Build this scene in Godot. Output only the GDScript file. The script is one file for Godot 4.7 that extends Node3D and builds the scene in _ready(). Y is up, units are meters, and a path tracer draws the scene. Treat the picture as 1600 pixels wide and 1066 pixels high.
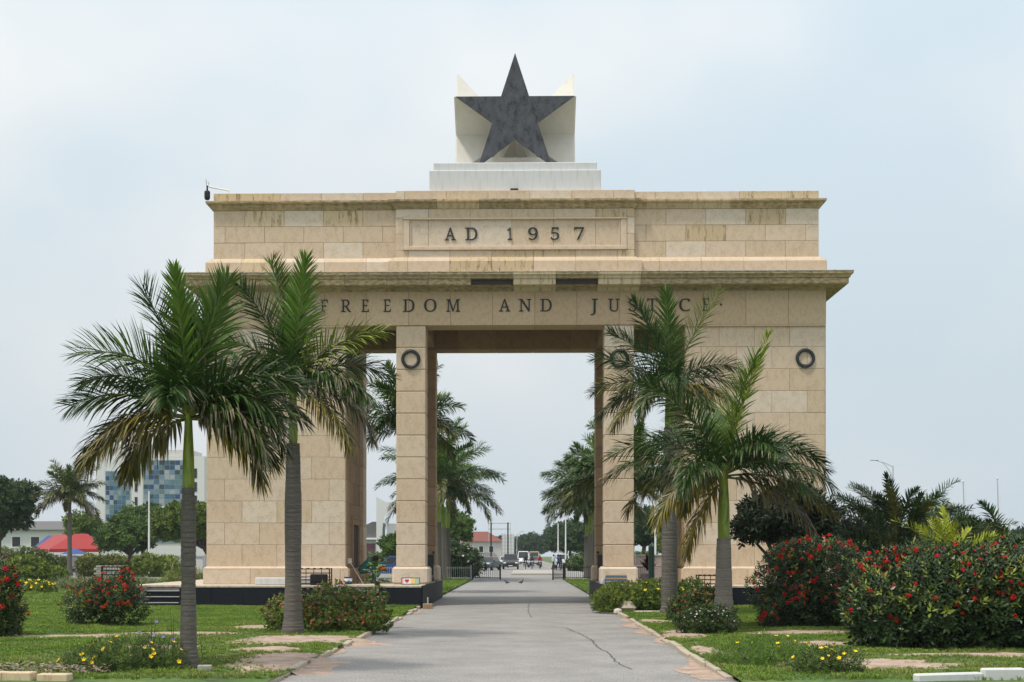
extends Node3D

var M := {}
var rng := RandomNumberGenerator.new()
var names := {}
var meshes := {}


# ---------------------------------------------------------------- mesh building
class MB:
	var v := PackedVector3Array()
	var n := PackedVector3Array()
	var c := PackedColorArray()
	var uv := PackedVector2Array()
	var col := Color(1, 1, 1)

	func tri(a: Vector3, b: Vector3, d: Vector3, na: Vector3, nb: Vector3, nd: Vector3) -> void:
		var g := (d - a).cross(b - a)
		if g.dot(na + nb + nd) < 0.0:
			v.append(a); v.append(d); v.append(b)
			n.append(na); n.append(nd); n.append(nb)
		else:
			v.append(a); v.append(b); v.append(d)
			n.append(na); n.append(nb); n.append(nd)
		for k in 3:
			c.append(col)

	# a flat polygon, fan from its first corner, turned to face "out"
	func poly(p: Array, out: Vector3) -> void:
		var nn := Vector3.ZERO
		for k in range(1, p.size() - 1):
			nn += (p[k + 1] - p[0]).cross(p[k] - p[0])
		nn = nn.normalized()
		if nn.dot(out) < 0.0:
			nn = -nn
		for k in range(1, p.size() - 1):
			tri(p[0], p[k], p[k + 1], nn, nn, nn)

	func box(lo: Vector3, hi: Vector3) -> void:
		var p := []
		for k in 8:
			p.append(Vector3(hi.x if k & 1 else lo.x, hi.y if k & 2 else lo.y, hi.z if k & 4 else lo.z))
		poly([p[0], p[2], p[6], p[4]], Vector3.LEFT)
		poly([p[1], p[3], p[7], p[5]], Vector3.RIGHT)
		poly([p[0], p[1], p[5], p[4]], Vector3.DOWN)
		poly([p[2], p[3], p[7], p[6]], Vector3.UP)
		poly([p[0], p[1], p[3], p[2]], Vector3.FORWARD)
		poly([p[4], p[5], p[7], p[6]], Vector3.BACK)

	# a box turned by a basis round its centre
	func tbox(at: Vector3, size: Vector3, b: Basis) -> void:
		var p := []
		for k in 8:
			p.append(at + b * (size * 0.5 * Vector3(1 if k & 1 else -1, 1 if k & 2 else -1, 1 if k & 4 else -1)))
		for f in [[0, 2, 6, 4], [1, 3, 7, 5], [0, 1, 5, 4], [2, 3, 7, 6], [0, 1, 3, 2], [4, 5, 7, 6]]:
			var q := [p[f[0]], p[f[1]], p[f[2]], p[f[3]]]
			poly(q, (q[0] + q[2]) * 0.5 - at)

	# a box with all edges chamfered
	func cbox(lo: Vector3, hi: Vector3, e: float) -> void:
		var mid := (lo + hi) * 0.5
		var h := (hi - lo) * 0.5
		e = minf(e, minf(h.x, minf(h.y, h.z)) * 0.9)
		var s := [-1.0, 1.0]
		for ax in 3:
			var b := (ax + 1) % 3
			var d := (ax + 2) % 3
			for sg in s:
				var q := []
				for t in [[-1, -1], [1, -1], [1, 1], [-1, 1]]:
					var w := Vector3.ZERO
					w[ax] = sg * h[ax]
					w[b] = t[0] * (h[b] - e)
					w[d] = t[1] * (h[d] - e)
					q.append(mid + w)
				var o := Vector3.ZERO
				o[ax] = sg
				poly(q, o)
				for sb in s:
					var w0 := Vector3.ZERO
					w0[ax] = sg * h[ax]; w0[b] = sb * (h[b] - e); w0[d] = h[d] - e
					var w1 := Vector3.ZERO
					w1[ax] = sg * (h[ax] - e); w1[b] = sb * h[b]; w1[d] = h[d] - e
					var f0 := Vector3(1, 1, 1)
					f0[d] = -1
					var oo := Vector3.ZERO
					oo[ax] = sg
					oo[b] = sb
					poly([mid + w0, mid + w1, mid + w1 * f0, mid + w0 * f0], oo)
		for k in 8:
			var g := Vector3(1 if k & 1 else -1, 1 if k & 2 else -1, 1 if k & 4 else -1)
			poly([mid + g * Vector3(h.x, h.y - e, h.z - e), mid + g * Vector3(h.x - e, h.y, h.z - e), mid + g * Vector3(h.x - e, h.y - e, h.z)], g)

	# a round tube along a path
	func tube(path: Array, radii: Array, sides := 8, caps := true) -> void:
		var rings := []
		var ns := []
		var last := Vector3.ZERO
		for k in path.size():
			var t: Vector3 = (path[mini(k + 1, path.size() - 1)] - path[maxi(k - 1, 0)]).normalized()
			var a := last
			if k == 0:
				a = t.cross(Vector3.RIGHT if absf(t.x) < 0.8 else Vector3.UP)
			a = (a - t * a.dot(t)).normalized()
			last = a
			var b := t.cross(a)
			var r := []
			var rn := []
			for j in sides:
				var an := TAU * j / sides
				var d := a * cos(an) + b * sin(an)
				rn.append(d)
				r.append(path[k] + d * float(radii[k]))
			rings.append(r)
			ns.append(rn)
		for k in path.size() - 1:
			for j in sides:
				var i := (j + 1) % sides
				tri(rings[k][j], rings[k][i], rings[k + 1][i], ns[k][j], ns[k][i], ns[k + 1][i])
				tri(rings[k][j], rings[k + 1][i], rings[k + 1][j], ns[k][j], ns[k + 1][i], ns[k + 1][j])
		if caps:
			poly(rings[0], path[0] - path[1])
			poly(rings[-1], path[-1] - path[-2])

	# a profile of [radius, height] turned round the y axis through "at"
	func lathe(at: Vector3, prof: Array, sides := 12) -> void:
		for k in prof.size() - 1:
			var r0: float = prof[k][0]
			var r1: float = prof[k + 1][0]
			var y0: float = prof[k][1]
			var y1: float = prof[k + 1][1]
			var sl := Vector2(y1 - y0, r0 - r1).normalized()
			for j in sides:
				var a0 := TAU * j / sides
				var a1 := TAU * (j + 1) / sides
				var d0 := Vector3(cos(a0), 0, sin(a0))
				var d1 := Vector3(cos(a1), 0, sin(a1))
				var n0 := (d0 * sl.x + Vector3.UP * sl.y).normalized()
				var n1 := (d1 * sl.x + Vector3.UP * sl.y).normalized()
				var p00 := at + d0 * r0 + Vector3.UP * y0
				var p10 := at + d1 * r0 + Vector3.UP * y0
				var p01 := at + d0 * r1 + Vector3.UP * y1
				var p11 := at + d1 * r1 + Vector3.UP * y1
				if r0 > 0.0001:
					tri(p00, p10, p11, n0, n1, n1)
				if r1 > 0.0001:
					tri(p00, p11, p01, n0, n1, n0)

	# an outline in the plane of ux and uy, pushed along uz by depth
	func prism(outline: Array, at: Vector3, ux: Vector3, uy: Vector3, uz: Vector3, depth: float) -> void:
		var flat := PackedVector2Array(outline)
		var f := []
		var k := []
		for q in outline:
			f.append(at + ux * q.x + uy * q.y + uz * depth)
			k.append(at + ux * q.x + uy * q.y)
		var ids := Geometry2D.triangulate_polygon(flat)
		for t in range(0, ids.size(), 3):
			poly([f[ids[t]], f[ids[t + 1]], f[ids[t + 2]]], uz)
			poly([k[ids[t]], k[ids[t + 1]], k[ids[t + 2]]], -uz)
		var sg := -1.0 if Geometry2D.is_polygon_clockwise(flat) else 1.0
		for t in outline.size():
			var s := (t + 1) % outline.size()
			var e: Vector2 = outline[s] - outline[t]
			poly([k[t], k[s], f[s], f[t]], (ux * e.y - uy * e.x) * sg)

	# a small folded leaf: a diamond bent along its midrib
	func leaf(at: Vector3, dir: Vector3, up: Vector3, length: float, width: float, fold := 0.25) -> void:
		var side := dir.cross(up).normalized()
		var u2 := side.cross(dir).normalized()
		var mid := at + dir * length * 0.45 - u2 * fold * width
		var tip := at + dir * length
		var l := mid + side * width * 0.5 + u2 * fold * width
		var r := mid - side * width * 0.5 + u2 * fold * width
		poly([at, l, tip], u2)
		poly([at, tip, r], u2)

	func mesh(mat: Material) -> ArrayMesh:
		var a := []
		a.resize(Mesh.ARRAY_MAX)
		a[Mesh.ARRAY_VERTEX] = v
		a[Mesh.ARRAY_NORMAL] = n
		a[Mesh.ARRAY_COLOR] = c
		if uv.size() == v.size():
			a[Mesh.ARRAY_TEX_UV] = uv
		var m := ArrayMesh.new()
		m.add_surface_from_arrays(Mesh.PRIMITIVE_TRIANGLES, a)
		m.surface_set_material(0, mat)
		return m


func V(x, y, z) -> Vector3:
	return Vector3(x, y, z)


func numbered(called: String) -> String:
	names[called] = names.get(called, -1) + 1
	return called if names[called] == 0 else "%s_%03d" % [called, names[called]]


# a top-level thing: a Node3D at its base whose children are its parts
func thing(called: String, label: String, category: String, at := Vector3.ZERO, turn := 0.0, group := "") -> Node3D:
	var o := Node3D.new()
	o.name = numbered(called)
	add_child(o)
	o.position = at
	o.rotation.y = turn
	tag(o, label, category, group)
	return o


func tag(o: Node, label: String, category: String, group := "") -> void:
	o.set_meta("label", label)
	o.set_meta("category", category)
	if group != "":
		o.set_meta("group", group)


# one named mesh under parent
func part(called: String, mesh: Mesh, parent: Node, at := Vector3.ZERO) -> MeshInstance3D:
	var o := MeshInstance3D.new()
	o.name = called
	o.mesh = mesh
	o.position = at
	parent.add_child(o, true)
	return o


func setting(called: String, mesh: Mesh, at := Vector3.ZERO) -> MeshInstance3D:
	var o := MeshInstance3D.new()
	o.name = numbered(called)
	o.mesh = mesh
	o.position = at
	o.set_meta("kind", "structure")
	add_child(o)
	return o


func copies(called: String, mesh: Mesh, where: Array, colors: Array, parent: Node, stuff := true) -> MultiMeshInstance3D:
	var mm := MultiMesh.new()
	mm.transform_format = MultiMesh.TRANSFORM_3D
	mm.use_colors = true
	mm.mesh = mesh
	mm.instance_count = where.size()
	for k in where.size():
		mm.set_instance_transform(k, where[k])
		mm.set_instance_color(k, colors[k])
	var o := MultiMeshInstance3D.new()
	o.name = called
	o.multimesh = mm
	if stuff:
		o.set_meta("kind", "stuff")
	parent.add_child(o, true)
	return o


func lin(r: float, g: float, b: float) -> Color:
	return Color(r, g, b).linear_to_srgb()


# ---------------------------------------------------------------- textures and materials
# layers: [frequency, octaves, weight]; the sum, 0 to 1, is looked up in a ramp of [at, linear colour]
func noise_tex(size: int, sd: int, layers: Array, ramp: Array) -> ImageTexture:
	var sum := PackedFloat32Array()
	sum.resize(size * size)
	var total := 0.0
	for l in layers:
		var f := FastNoiseLite.new()
		f.seed = sd
		sd += 7
		f.noise_type = FastNoiseLite.TYPE_SIMPLEX_SMOOTH
		f.frequency = l[0]
		f.fractal_octaves = l[1]
		var im := f.get_seamless_image(size, size, false, false, 0.2, true)
		im.convert(Image.FORMAT_L8)
		var d := im.get_data()
		var w: float = l[2] / 255.0
		total += l[2]
		for k in d.size():
			sum[k] += d[k] * w
	var lut := PackedByteArray()
	lut.resize(768)
	for k in 256:
		var t := k / 255.0
		var col: Color = ramp[0][1]
		for j in ramp.size() - 1:
			if t >= ramp[j][0]:
				col = ramp[j][1].lerp(ramp[j + 1][1], clampf((t - ramp[j][0]) / (ramp[j + 1][0] - ramp[j][0]), 0, 1))
		col = col.linear_to_srgb()
		lut[k * 3] = int(col.r * 255)
		lut[k * 3 + 1] = int(col.g * 255)
		lut[k * 3 + 2] = int(col.b * 255)
	var bytes := PackedByteArray()
	bytes.resize(size * size * 3)
	for k in size * size:
		var q := clampi(int(sum[k] / total * 255.0), 0, 255) * 3
		bytes[k * 3] = lut[q]
		bytes[k * 3 + 1] = lut[q + 1]
		bytes[k * 3 + 2] = lut[q + 2]
	return ImageTexture.create_from_image(Image.create_from_data(size, size, false, Image.FORMAT_RGB8, bytes))


func mat(called: String, color: Color, rough := 0.8, metal := 0.0) -> StandardMaterial3D:
	var m := StandardMaterial3D.new()
	m.resource_name = called
	m.albedo_color = color.linear_to_srgb()
	m.roughness = rough
	m.metallic = metal
	M[called] = m
	return m


func tmat(called: String, tex: Texture2D, tint: Color, scale: Vector3, rough := 0.85, world := true) -> StandardMaterial3D:
	var m := mat(called, tint, rough)
	m.albedo_texture = tex
	m.uv1_triplanar = true
	m.uv1_world_triplanar = world
	m.uv1_scale = scale
	return m


func leafmat(called: String, rough := 0.45, back := 0.35) -> StandardMaterial3D:
	var m := mat(called, Color(1, 1, 1), rough)
	m.vertex_color_use_as_albedo = true
	m.metallic_specular = 0.35
	m.backlight_enabled = true
	m.backlight = Color(0.75 * back, back, 0.25 * back)
	return m


func R(a: float, b: float) -> float:
	return rng.randf_range(a, b)


func jit(c: Color, s: float) -> Color:
	var k := R(1.0 - s, 1.0 + s)
	return Color(c.r * k * R(0.92, 1.08), c.g * k, c.b * k * R(0.9, 1.1))


func make_materials() -> void:
	var W := Color(1, 1, 1)
	var blot := noise_tex(512, 11, [[0.012, 4, 0.7], [0.05, 4, 0.7], [0.45, 2, 0.6]], [[0.25, Color(0.78, 0.72, 0.64)], [0.45, Color(0.93, 0.91, 0.87)], [0.6, Color(1, 1, 1)], [0.8, Color(0.92, 0.88, 0.82)]])
	# six tones of the same sandstone
	var tones := [Color(0.615, 0.49, 0.365), Color(0.635, 0.51, 0.39), Color(0.595, 0.47, 0.34), Color(0.63, 0.52, 0.41), Color(0.61, 0.48, 0.355), Color(0.66, 0.56, 0.455)]
	for k in 6:
		var sm := tmat("stone%d" % k, blot, tones[k], V(0.6, 0.3, 0.6) if k % 2 == 0 else V(0.42, 0.42, 0.42), 0.9)
		sm.uv1_offset = V(0.13 * k, 0.31 * k, 0.07 * k)
	# stained stone: lichen and run-off marks in vertical streaks
	var streak := noise_tex(512, 41, [[0.02, 4, 1.0], [0.11, 3, 0.6], [0.4, 2, 0.25]], [[0.24, Color(0.34, 0.31, 0.27)], [0.36, Color(0.74, 0.70, 0.63)], [0.5, Color(1, 1, 1)], [0.8, Color(0.88, 0.82, 0.72)]])
	for k in 3:
		var sm := tmat("stained%d" % k, streak, [Color(0.60, 0.47, 0.30), Color(0.55, 0.43, 0.28), Color(0.62, 0.50, 0.34)][k], V(0.55, 0.09, 0.55), 0.92)
		sm.uv1_offset = V(0.37 * k, 0.2 * k, 0.3 * k)
	var lichen := noise_tex(512, 61, [[0.015, 4, 1.0], [0.09, 4, 0.9], [0.4, 2, 0.5]], [[0.22, Color(0.2, 0.18, 0.145)], [0.40, Color(0.5, 0.45, 0.37)], [0.52, Color(0.85, 0.8, 0.72)], [0.8, Color(1, 1, 1)]])
	for k in 3:
		var sm := tmat("lichen%d" % k, lichen, [Color(0.52, 0.42, 0.27), Color(0.46, 0.38, 0.25), Color(0.56, 0.45, 0.29)][k], V(0.5, 1.2, 0.5), 0.95)
		sm.uv1_offset = V(0.21 * k, 0.4 * k, 0.1 * k)
	# inner masonry: the same sandstone, its shade put into a darker brown
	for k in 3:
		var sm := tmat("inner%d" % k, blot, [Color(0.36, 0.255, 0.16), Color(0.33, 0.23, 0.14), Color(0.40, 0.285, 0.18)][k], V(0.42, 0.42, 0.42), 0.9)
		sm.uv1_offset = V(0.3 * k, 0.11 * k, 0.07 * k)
	# the frieze stone is rosier, with the cornice shadow darkened into its colour
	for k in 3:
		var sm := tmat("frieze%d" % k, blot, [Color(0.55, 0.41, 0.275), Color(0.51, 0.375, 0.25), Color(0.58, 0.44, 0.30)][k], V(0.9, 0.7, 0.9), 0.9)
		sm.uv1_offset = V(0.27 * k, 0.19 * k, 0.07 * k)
	tmat("mortar", blot, Color(0.40, 0.305, 0.205), V(1, 1, 1), 0.95)
	var plast := noise_tex(512, 71, [[0.01, 4, 1.0], [0.08, 3, 0.35], [0.4, 2, 0.2]], [[0.2, Color(0.86, 0.84, 0.8)], [0.5, Color(1, 1, 1)], [0.8, Color(0.92, 0.91, 0.88)]])
	tmat("white_plaster", plast, Color(0.60, 0.605, 0.61), V(0.8, 0.12, 0.8), 0.8)
	tmat("cream_plaster", plast, Color(0.70, 0.675, 0.62), V(0.3, 0.3, 0.3), 0.85)
	var black := noise_tex(512, 81, [[0.012, 3, 1.0], [0.05, 4, 0.7], [0.3, 2, 0.3]], [[0.28, Color(0.01, 0.01, 0.012)], [0.40, Color(0.04, 0.042, 0.05)], [0.55, Color(0.055, 0.058, 0.07)], [0.8, Color(0.075, 0.077, 0.09)]])
	tmat("star_black", black, W, V(0.55, 0.3, 0.55), 0.55)
	var granite := noise_tex(256, 91, [[0.05, 3, 1.0], [0.5, 2, 1.0]], [[0.2, Color(0.008, 0.009, 0.012)], [0.8, Color(0.026, 0.028, 0.036)]])
	for k in 3:
		tmat("granite%d" % k, granite, [W, Color(0.8, 0.8, 0.85), Color(1.25, 1.25, 1.2)][k], V(1.3, 1.3, 1.3), 0.55).metallic_specular = 0.25
	tmat("nosing", plast, Color(0.42, 0.42, 0.41), V(1, 1, 1), 0.6)
	var pave := noise_tex(512, 101, [[0.02, 4, 1.0], [0.2, 3, 0.6]], [[0.25, Color(0.6, 0.56, 0.5)], [0.55, Color(0.95, 0.93, 0.9)], [0.8, Color(1, 1, 1)]])
	tmat("paving", pave, Color(0.58, 0.51, 0.42), V(0.5, 0.5, 0.5), 0.85)
	tmat("concrete", pave, Color(0.40, 0.385, 0.36), V(0.7, 0.7, 0.7), 0.9)
	tmat("pale_concrete", pave, Color(0.60, 0.56, 0.50), V(0.7, 0.7, 0.7), 0.9)
	tmat("kerb_stone", pave, Color(0.46, 0.41, 0.33), V(1.4, 1.4, 1.4), 0.95)
	# asphalt: a worn grey carriageway with aggregate showing
	var asph := noise_tex(1024, 111, [[0.004, 3, 0.22], [0.02, 3, 0.12], [0.15, 2, 0.7], [0.4, 2, 1.2]], [[0.3, Color(0.09, 0.087, 0.084)], [0.45, Color(0.215, 0.206, 0.197)], [0.55, Color(0.285, 0.273, 0.262)], [0.7, Color(0.44, 0.42, 0.40)]])
	tmat("asphalt", asph, Color(1.0, 1.0, 1.0), V(0.16, 0.16, 0.16), 0.95)
	tmat("far_asphalt", asph, Color(0.95, 0.95, 0.95), V(0.05, 0.05, 0.05), 0.95)
	mat("crack", Color(0.06, 0.058, 0.055), 0.95)
	var soil := noise_tex(512, 121, [[0.01, 4, 1.0], [0.08, 4, 0.7], [0.5, 2, 0.8]], [[0.3, Color(0.24, 0.165, 0.12)], [0.5, Color(0.37, 0.27, 0.21)], [0.7, Color(0.47, 0.36, 0.29)]])
	tmat("soil", soil, W, V(0.35, 0.35, 0.35), 0.95)
	var turf := noise_tex(1024, 131, [[0.006, 4, 1.0], [0.05, 4, 0.8], [0.5, 2, 1.0]], [[0.3, Color(0.03, 0.055, 0.012)], [0.5, Color(0.065, 0.12, 0.02)], [0.66, Color(0.11, 0.165, 0.035)], [0.8, Color(0.19, 0.17, 0.07)]])
	tmat("turf", turf, W, V(0.12, 0.12, 0.12), 0.95)
	var bark := noise_tex(512, 141, [[0.01, 4, 1.0], [0.06, 4, 0.8], [0.4, 2, 0.5]], [[0.28, Color(0.35, 0.34, 0.32)], [0.5, Color(0.8, 0.79, 0.76)], [0.7, Color(1, 1, 1)]])
	tmat("palm_bark", bark, Color(0.16, 0.146, 0.13), V(0.5, 5.0, 0.5), 0.9)
	tmat("palm_bark_pale", bark, Color(0.27, 0.245, 0.215), V(0.5, 5.0, 0.5), 0.9)
	tmat("bark", bark, Color(0.10, 0.082, 0.062), V(2, 0.6, 2), 0.95)
	var shaft := noise_tex(256, 151, [[0.02, 3, 1.0], [0.2, 2, 0.3]], [[0.3, Color(0.45, 0.55, 0.4)], [0.5, Color(0.9, 0.95, 0.7)], [0.7, Color(1.0, 1.0, 0.9)]])
	tmat("crownshaft", shaft, Color(0.25, 0.31, 0.04), V(3.0, 0.5, 3.0), 0.4)
	leafmat("frond", 0.42, 0.3)
	leafmat("foliage", 0.5, 0.35)
	leafmat("glossy_foliage", 0.36, 0.22)
	leafmat("petal", 0.6, 0.3)
	leafmat("grass_blade", 0.6, 0.4)
	mat("letter_bronze", Color(0.014, 0.014, 0.015), 0.6)
	mat("wreath_bronze", Color(0.028, 0.033, 0.036), 0.5, 0.3)
	mat("iron", Color(0.012, 0.012, 0.013), 0.55, 0.2)
	mat("white_paint", Color(0.78, 0.78, 0.77), 0.5)
	mat("grey_paint", Color(0.45, 0.46, 0.47), 0.5, 0.2)
	mat("pole_metal", Color(0.5, 0.51, 0.52), 0.45, 0.4)
	mat("dark_glass", Color(0.015, 0.018, 0.02), 0.06)
	mat("tyre", Color(0.015, 0.015, 0.015), 0.9)
	mat("alloy", Color(0.4, 0.4, 0.41), 0.35, 0.8)
	mat("lamp_glass", Color(0.75, 0.76, 0.76), 0.1)
	mat("tail_red", Color(0.4, 0.015, 0.012), 0.25)
	mat("door_dark", Color(0.035, 0.024, 0.016), 0.7)
	mat("wood", Color(0.22, 0.15, 0.09), 0.8)
	var cl := mat("vertex_cloth", Color(1, 1, 1), 0.85)
	cl.vertex_color_use_as_albedo = true


# ---------------------------------------------------------------- camera, sky, sun
func make_view() -> void:
	var cam := Camera3D.new()
	cam.name = "camera"
	add_child(cam)
	# a level view camera with a rising front, so that the verticals stay vertical
	cam.position = V(0.2, 1.7, 45.7)
	cam.rotation_degrees = V(0, 1.06, 0)
	cam.near = 0.1
	cam.far = 2000.0
	cam.projection = Camera3D.PROJECTION_FRUSTUM
	cam.keep_aspect = Camera3D.KEEP_HEIGHT
	cam.size = 0.1 * 1066.0 / 2150.0
	cam.frustum_offset = Vector2(0.1 * 25.8 / 2150.0, 0.1 * 334.0 / 2150.0)
	cam.current = true
	var sun := DirectionalLight3D.new()
	sun.name = "sun"
	add_child(sun)
	sun.light_energy = SUN_ENERGY
	sun.light_color = Color(1.0, 0.965, 0.91)
	sun.light_angular_distance = SUN_SIZE
	sun.shadow_enabled = true
	sun.look_at_from_position(Vector3.ZERO, V(0.42, -1.0, -0.30))
	# a bright hazy sky: thin cloud over pale blue
	var w := 1024
	var h := 512
	var f := FastNoiseLite.new()
	f.seed = 5
	f.noise_type = FastNoiseLite.TYPE_SIMPLEX_SMOOTH
	f.fractal_octaves = 5
	f.fractal_gain = 0.45
	f.frequency = 2.2
	var g := FastNoiseLite.new()
	g.seed = 19
	g.noise_type = FastNoiseLite.TYPE_SIMPLEX_SMOOTH
	g.fractal_octaves = 2
	g.frequency = 0.9
	var im := Image.create(w, h, false, Image.FORMAT_RGBF)
	for y in h:
		var el := (0.5 - (y + 0.5) / h) * PI
		for x in w:
			var az := (x + 0.5) / w * TAU
			var d := V(cos(el) * sin(az), sin(el), cos(el) * cos(az))
			var e := maxf(d.y, 0.0)
			# cloud sheets flatten towards the horizon
			var q := V(d.x, d.y * 1.5, d.z)
			var cl := f.get_noise_3dv(q) * 0.9 + g.get_noise_3dv(q) * 0.9 + 0.12
			var t := smoothstep(-0.42, 0.5, cl)
			var blue := Color(0.60, 0.70, 0.765).lerp(Color(0.55, 0.66, 0.77), smoothstep(0.1, 0.9, e))
			var cloud := Color(0.80, 0.82, 0.825)
			var c := blue.lerp(cloud, t)
			c = c.lerp(Color(0.67, 0.745, 0.80), 0.6 * (1.0 - smoothstep(0.0, 0.16, e)))
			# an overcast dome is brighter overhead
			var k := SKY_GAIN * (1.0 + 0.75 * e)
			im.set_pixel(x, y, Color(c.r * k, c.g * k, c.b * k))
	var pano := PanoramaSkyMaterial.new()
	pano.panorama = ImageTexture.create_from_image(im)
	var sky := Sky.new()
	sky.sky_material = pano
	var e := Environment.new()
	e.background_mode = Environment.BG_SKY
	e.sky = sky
	e.sky_rotation = V(0, -0.15, 0)
	e.tonemap_mode = Environment.TONE_MAPPER_LINEAR
	e.tonemap_exposure = EXPOSURE
	# thin haze over the distance
	e.fog_enabled = true
	e.fog_density = 0.0002
	e.fog_light_color = Color(0.86, 0.91, 0.95)
	e.sdfgi_enabled = true
	e.ssao_enabled = true
	e.ssil_enabled = true
	var we := WorldEnvironment.new()
	we.name = "environment"
	we.environment = e
	add_child(we)


const SUN_ENERGY := 0.75
const SUN_SIZE := 8.0
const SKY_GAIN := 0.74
const EXPOSURE := 1.25


func _ready() -> void:
	rng.seed = 1957
	make_view()
	make_materials()
	print("materials ", Time.get_ticks_msec())
	make_ground()
	make_gate()
	make_platforms()
	print("gate ", Time.get_ticks_msec())
	make_star()
	make_palms()
	print("palms ", Time.get_ticks_msec())
	make_shrubs()
	print("shrubs ", Time.get_ticks_msec())
	make_street()
	make_background()
	print("background ", Time.get_ticks_msec())
	make_people()
	make_props()
	make_grass()
	print("grass ", Time.get_ticks_msec())


# ---------------------------------------------------------------- the arch
# one dressed stone with chamfered arrises; alike sizes share a mesh
func stone(called: String, parent: Node, lo: Vector3, hi: Vector3, m: String, e := 0.008) -> MeshInstance3D:
	var s := hi - lo
	var key := "stone %.2f %.2f %.2f %.3f" % [s.x, s.y, s.z, e]
	if not meshes.has(key):
		var b := MB.new()
		b.cbox(-s * 0.5, s * 0.5, e)
		meshes[key] = b.mesh(M.stone0)
	var o := part(called, meshes[key], parent, (lo + hi) * 0.5)
	o.set_surface_override_material(0, M[m])
	return o


func tone(kind: String) -> String:
	if kind == "stone":
		return "stone%d" % rng.randi_range(0, 5)
	return "%s%d" % [kind, rng.randi_range(0, 2)]


# stones laid in a row along an axis (0 = x, 2 = z) between a and b, joints at the given places
func row(called: String, parent: Node, axis: int, a: float, b: float, joints: Array, y0: float, y1: float, c0: float, c1: float, kind: String, stained := 0.0) -> void:
	var cuts := [a]
	for j in joints:
		if j > a + 0.25 and j < b - 0.25:
			cuts.append(j)
	cuts.append(b)
	var g := 0.0035
	for k in cuts.size() - 1:
		var lo := V(c0, y0 + g, c0)
		var hi := V(c1, y1 - g, c1)
		lo[axis] = cuts[k] + g
		hi[axis] = cuts[k + 1] - g
		var other := 2 - axis
		lo[other] = c0
		hi[other] = c1 + R(-0.004, 0.004)
		stone(called, parent, lo, hi, tone("stained") if R(0, 1) < stained else tone(kind))


func every(step: float, start: float, a: float, b: float) -> Array:
	var out := []
	var x := start - floorf((start - a) / step) * step
	while x < b:
		out.append(x)
		x += step
	return out


# a moulding: profile of (out, y) run from a to b with outward normal nrm; m0 and m1 mitre the ends
func moulding(called: String, parent: Node, prof: Array, a: Vector3, b: Vector3, nrm: Vector3, m: String, m0 := 0.0, m1 := 0.0) -> MeshInstance3D:
	var dir := (b - a).normalized()
	var mb := MB.new()
	var p := []
	var q := []
	for w in prof:
		p.append(a + nrm * w[0] + Vector3.UP * w[1] - dir * maxf(w[0], 0.0) * m0)
		q.append(b + nrm * w[0] + Vector3.UP * w[1] + dir * maxf(w[0], 0.0) * m1)
	var flat := PackedVector2Array()
	for w in prof:
		flat.append(Vector2(w[0], w[1]))
	var sg := -1.0 if Geometry2D.is_polygon_clockwise(flat) else 1.0
	for k in prof.size():
		var j := (k + 1) % prof.size()
		var e: Vector2 = flat[j] - flat[k]
		mb.poly([p[k], q[k], q[j], p[j]], (nrm * e.y - Vector3.UP * e.x) * sg)
	var ids := Geometry2D.triangulate_polygon(flat)
	for t in range(0, ids.size(), 3):
		mb.poly([p[ids[t]], p[ids[t + 1]], p[ids[t + 2]]], -dir)
		mb.poly([q[ids[t]], q[ids[t + 1]], q[ids[t + 2]]], dir)
	return part(called, mb.mesh(M[m]), parent)


func boxmesh(lo: Vector3, hi: Vector3, m: String, e := 0.0) -> ArrayMesh:
	var b := MB.new()
	if e > 0.0:
		b.cbox(lo, hi, e)
	else:
		b.box(lo, hi)
	return b.mesh(M[m])


const TOP := 0.72
const BASE := 1.30
const SPRING := 9.32


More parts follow.
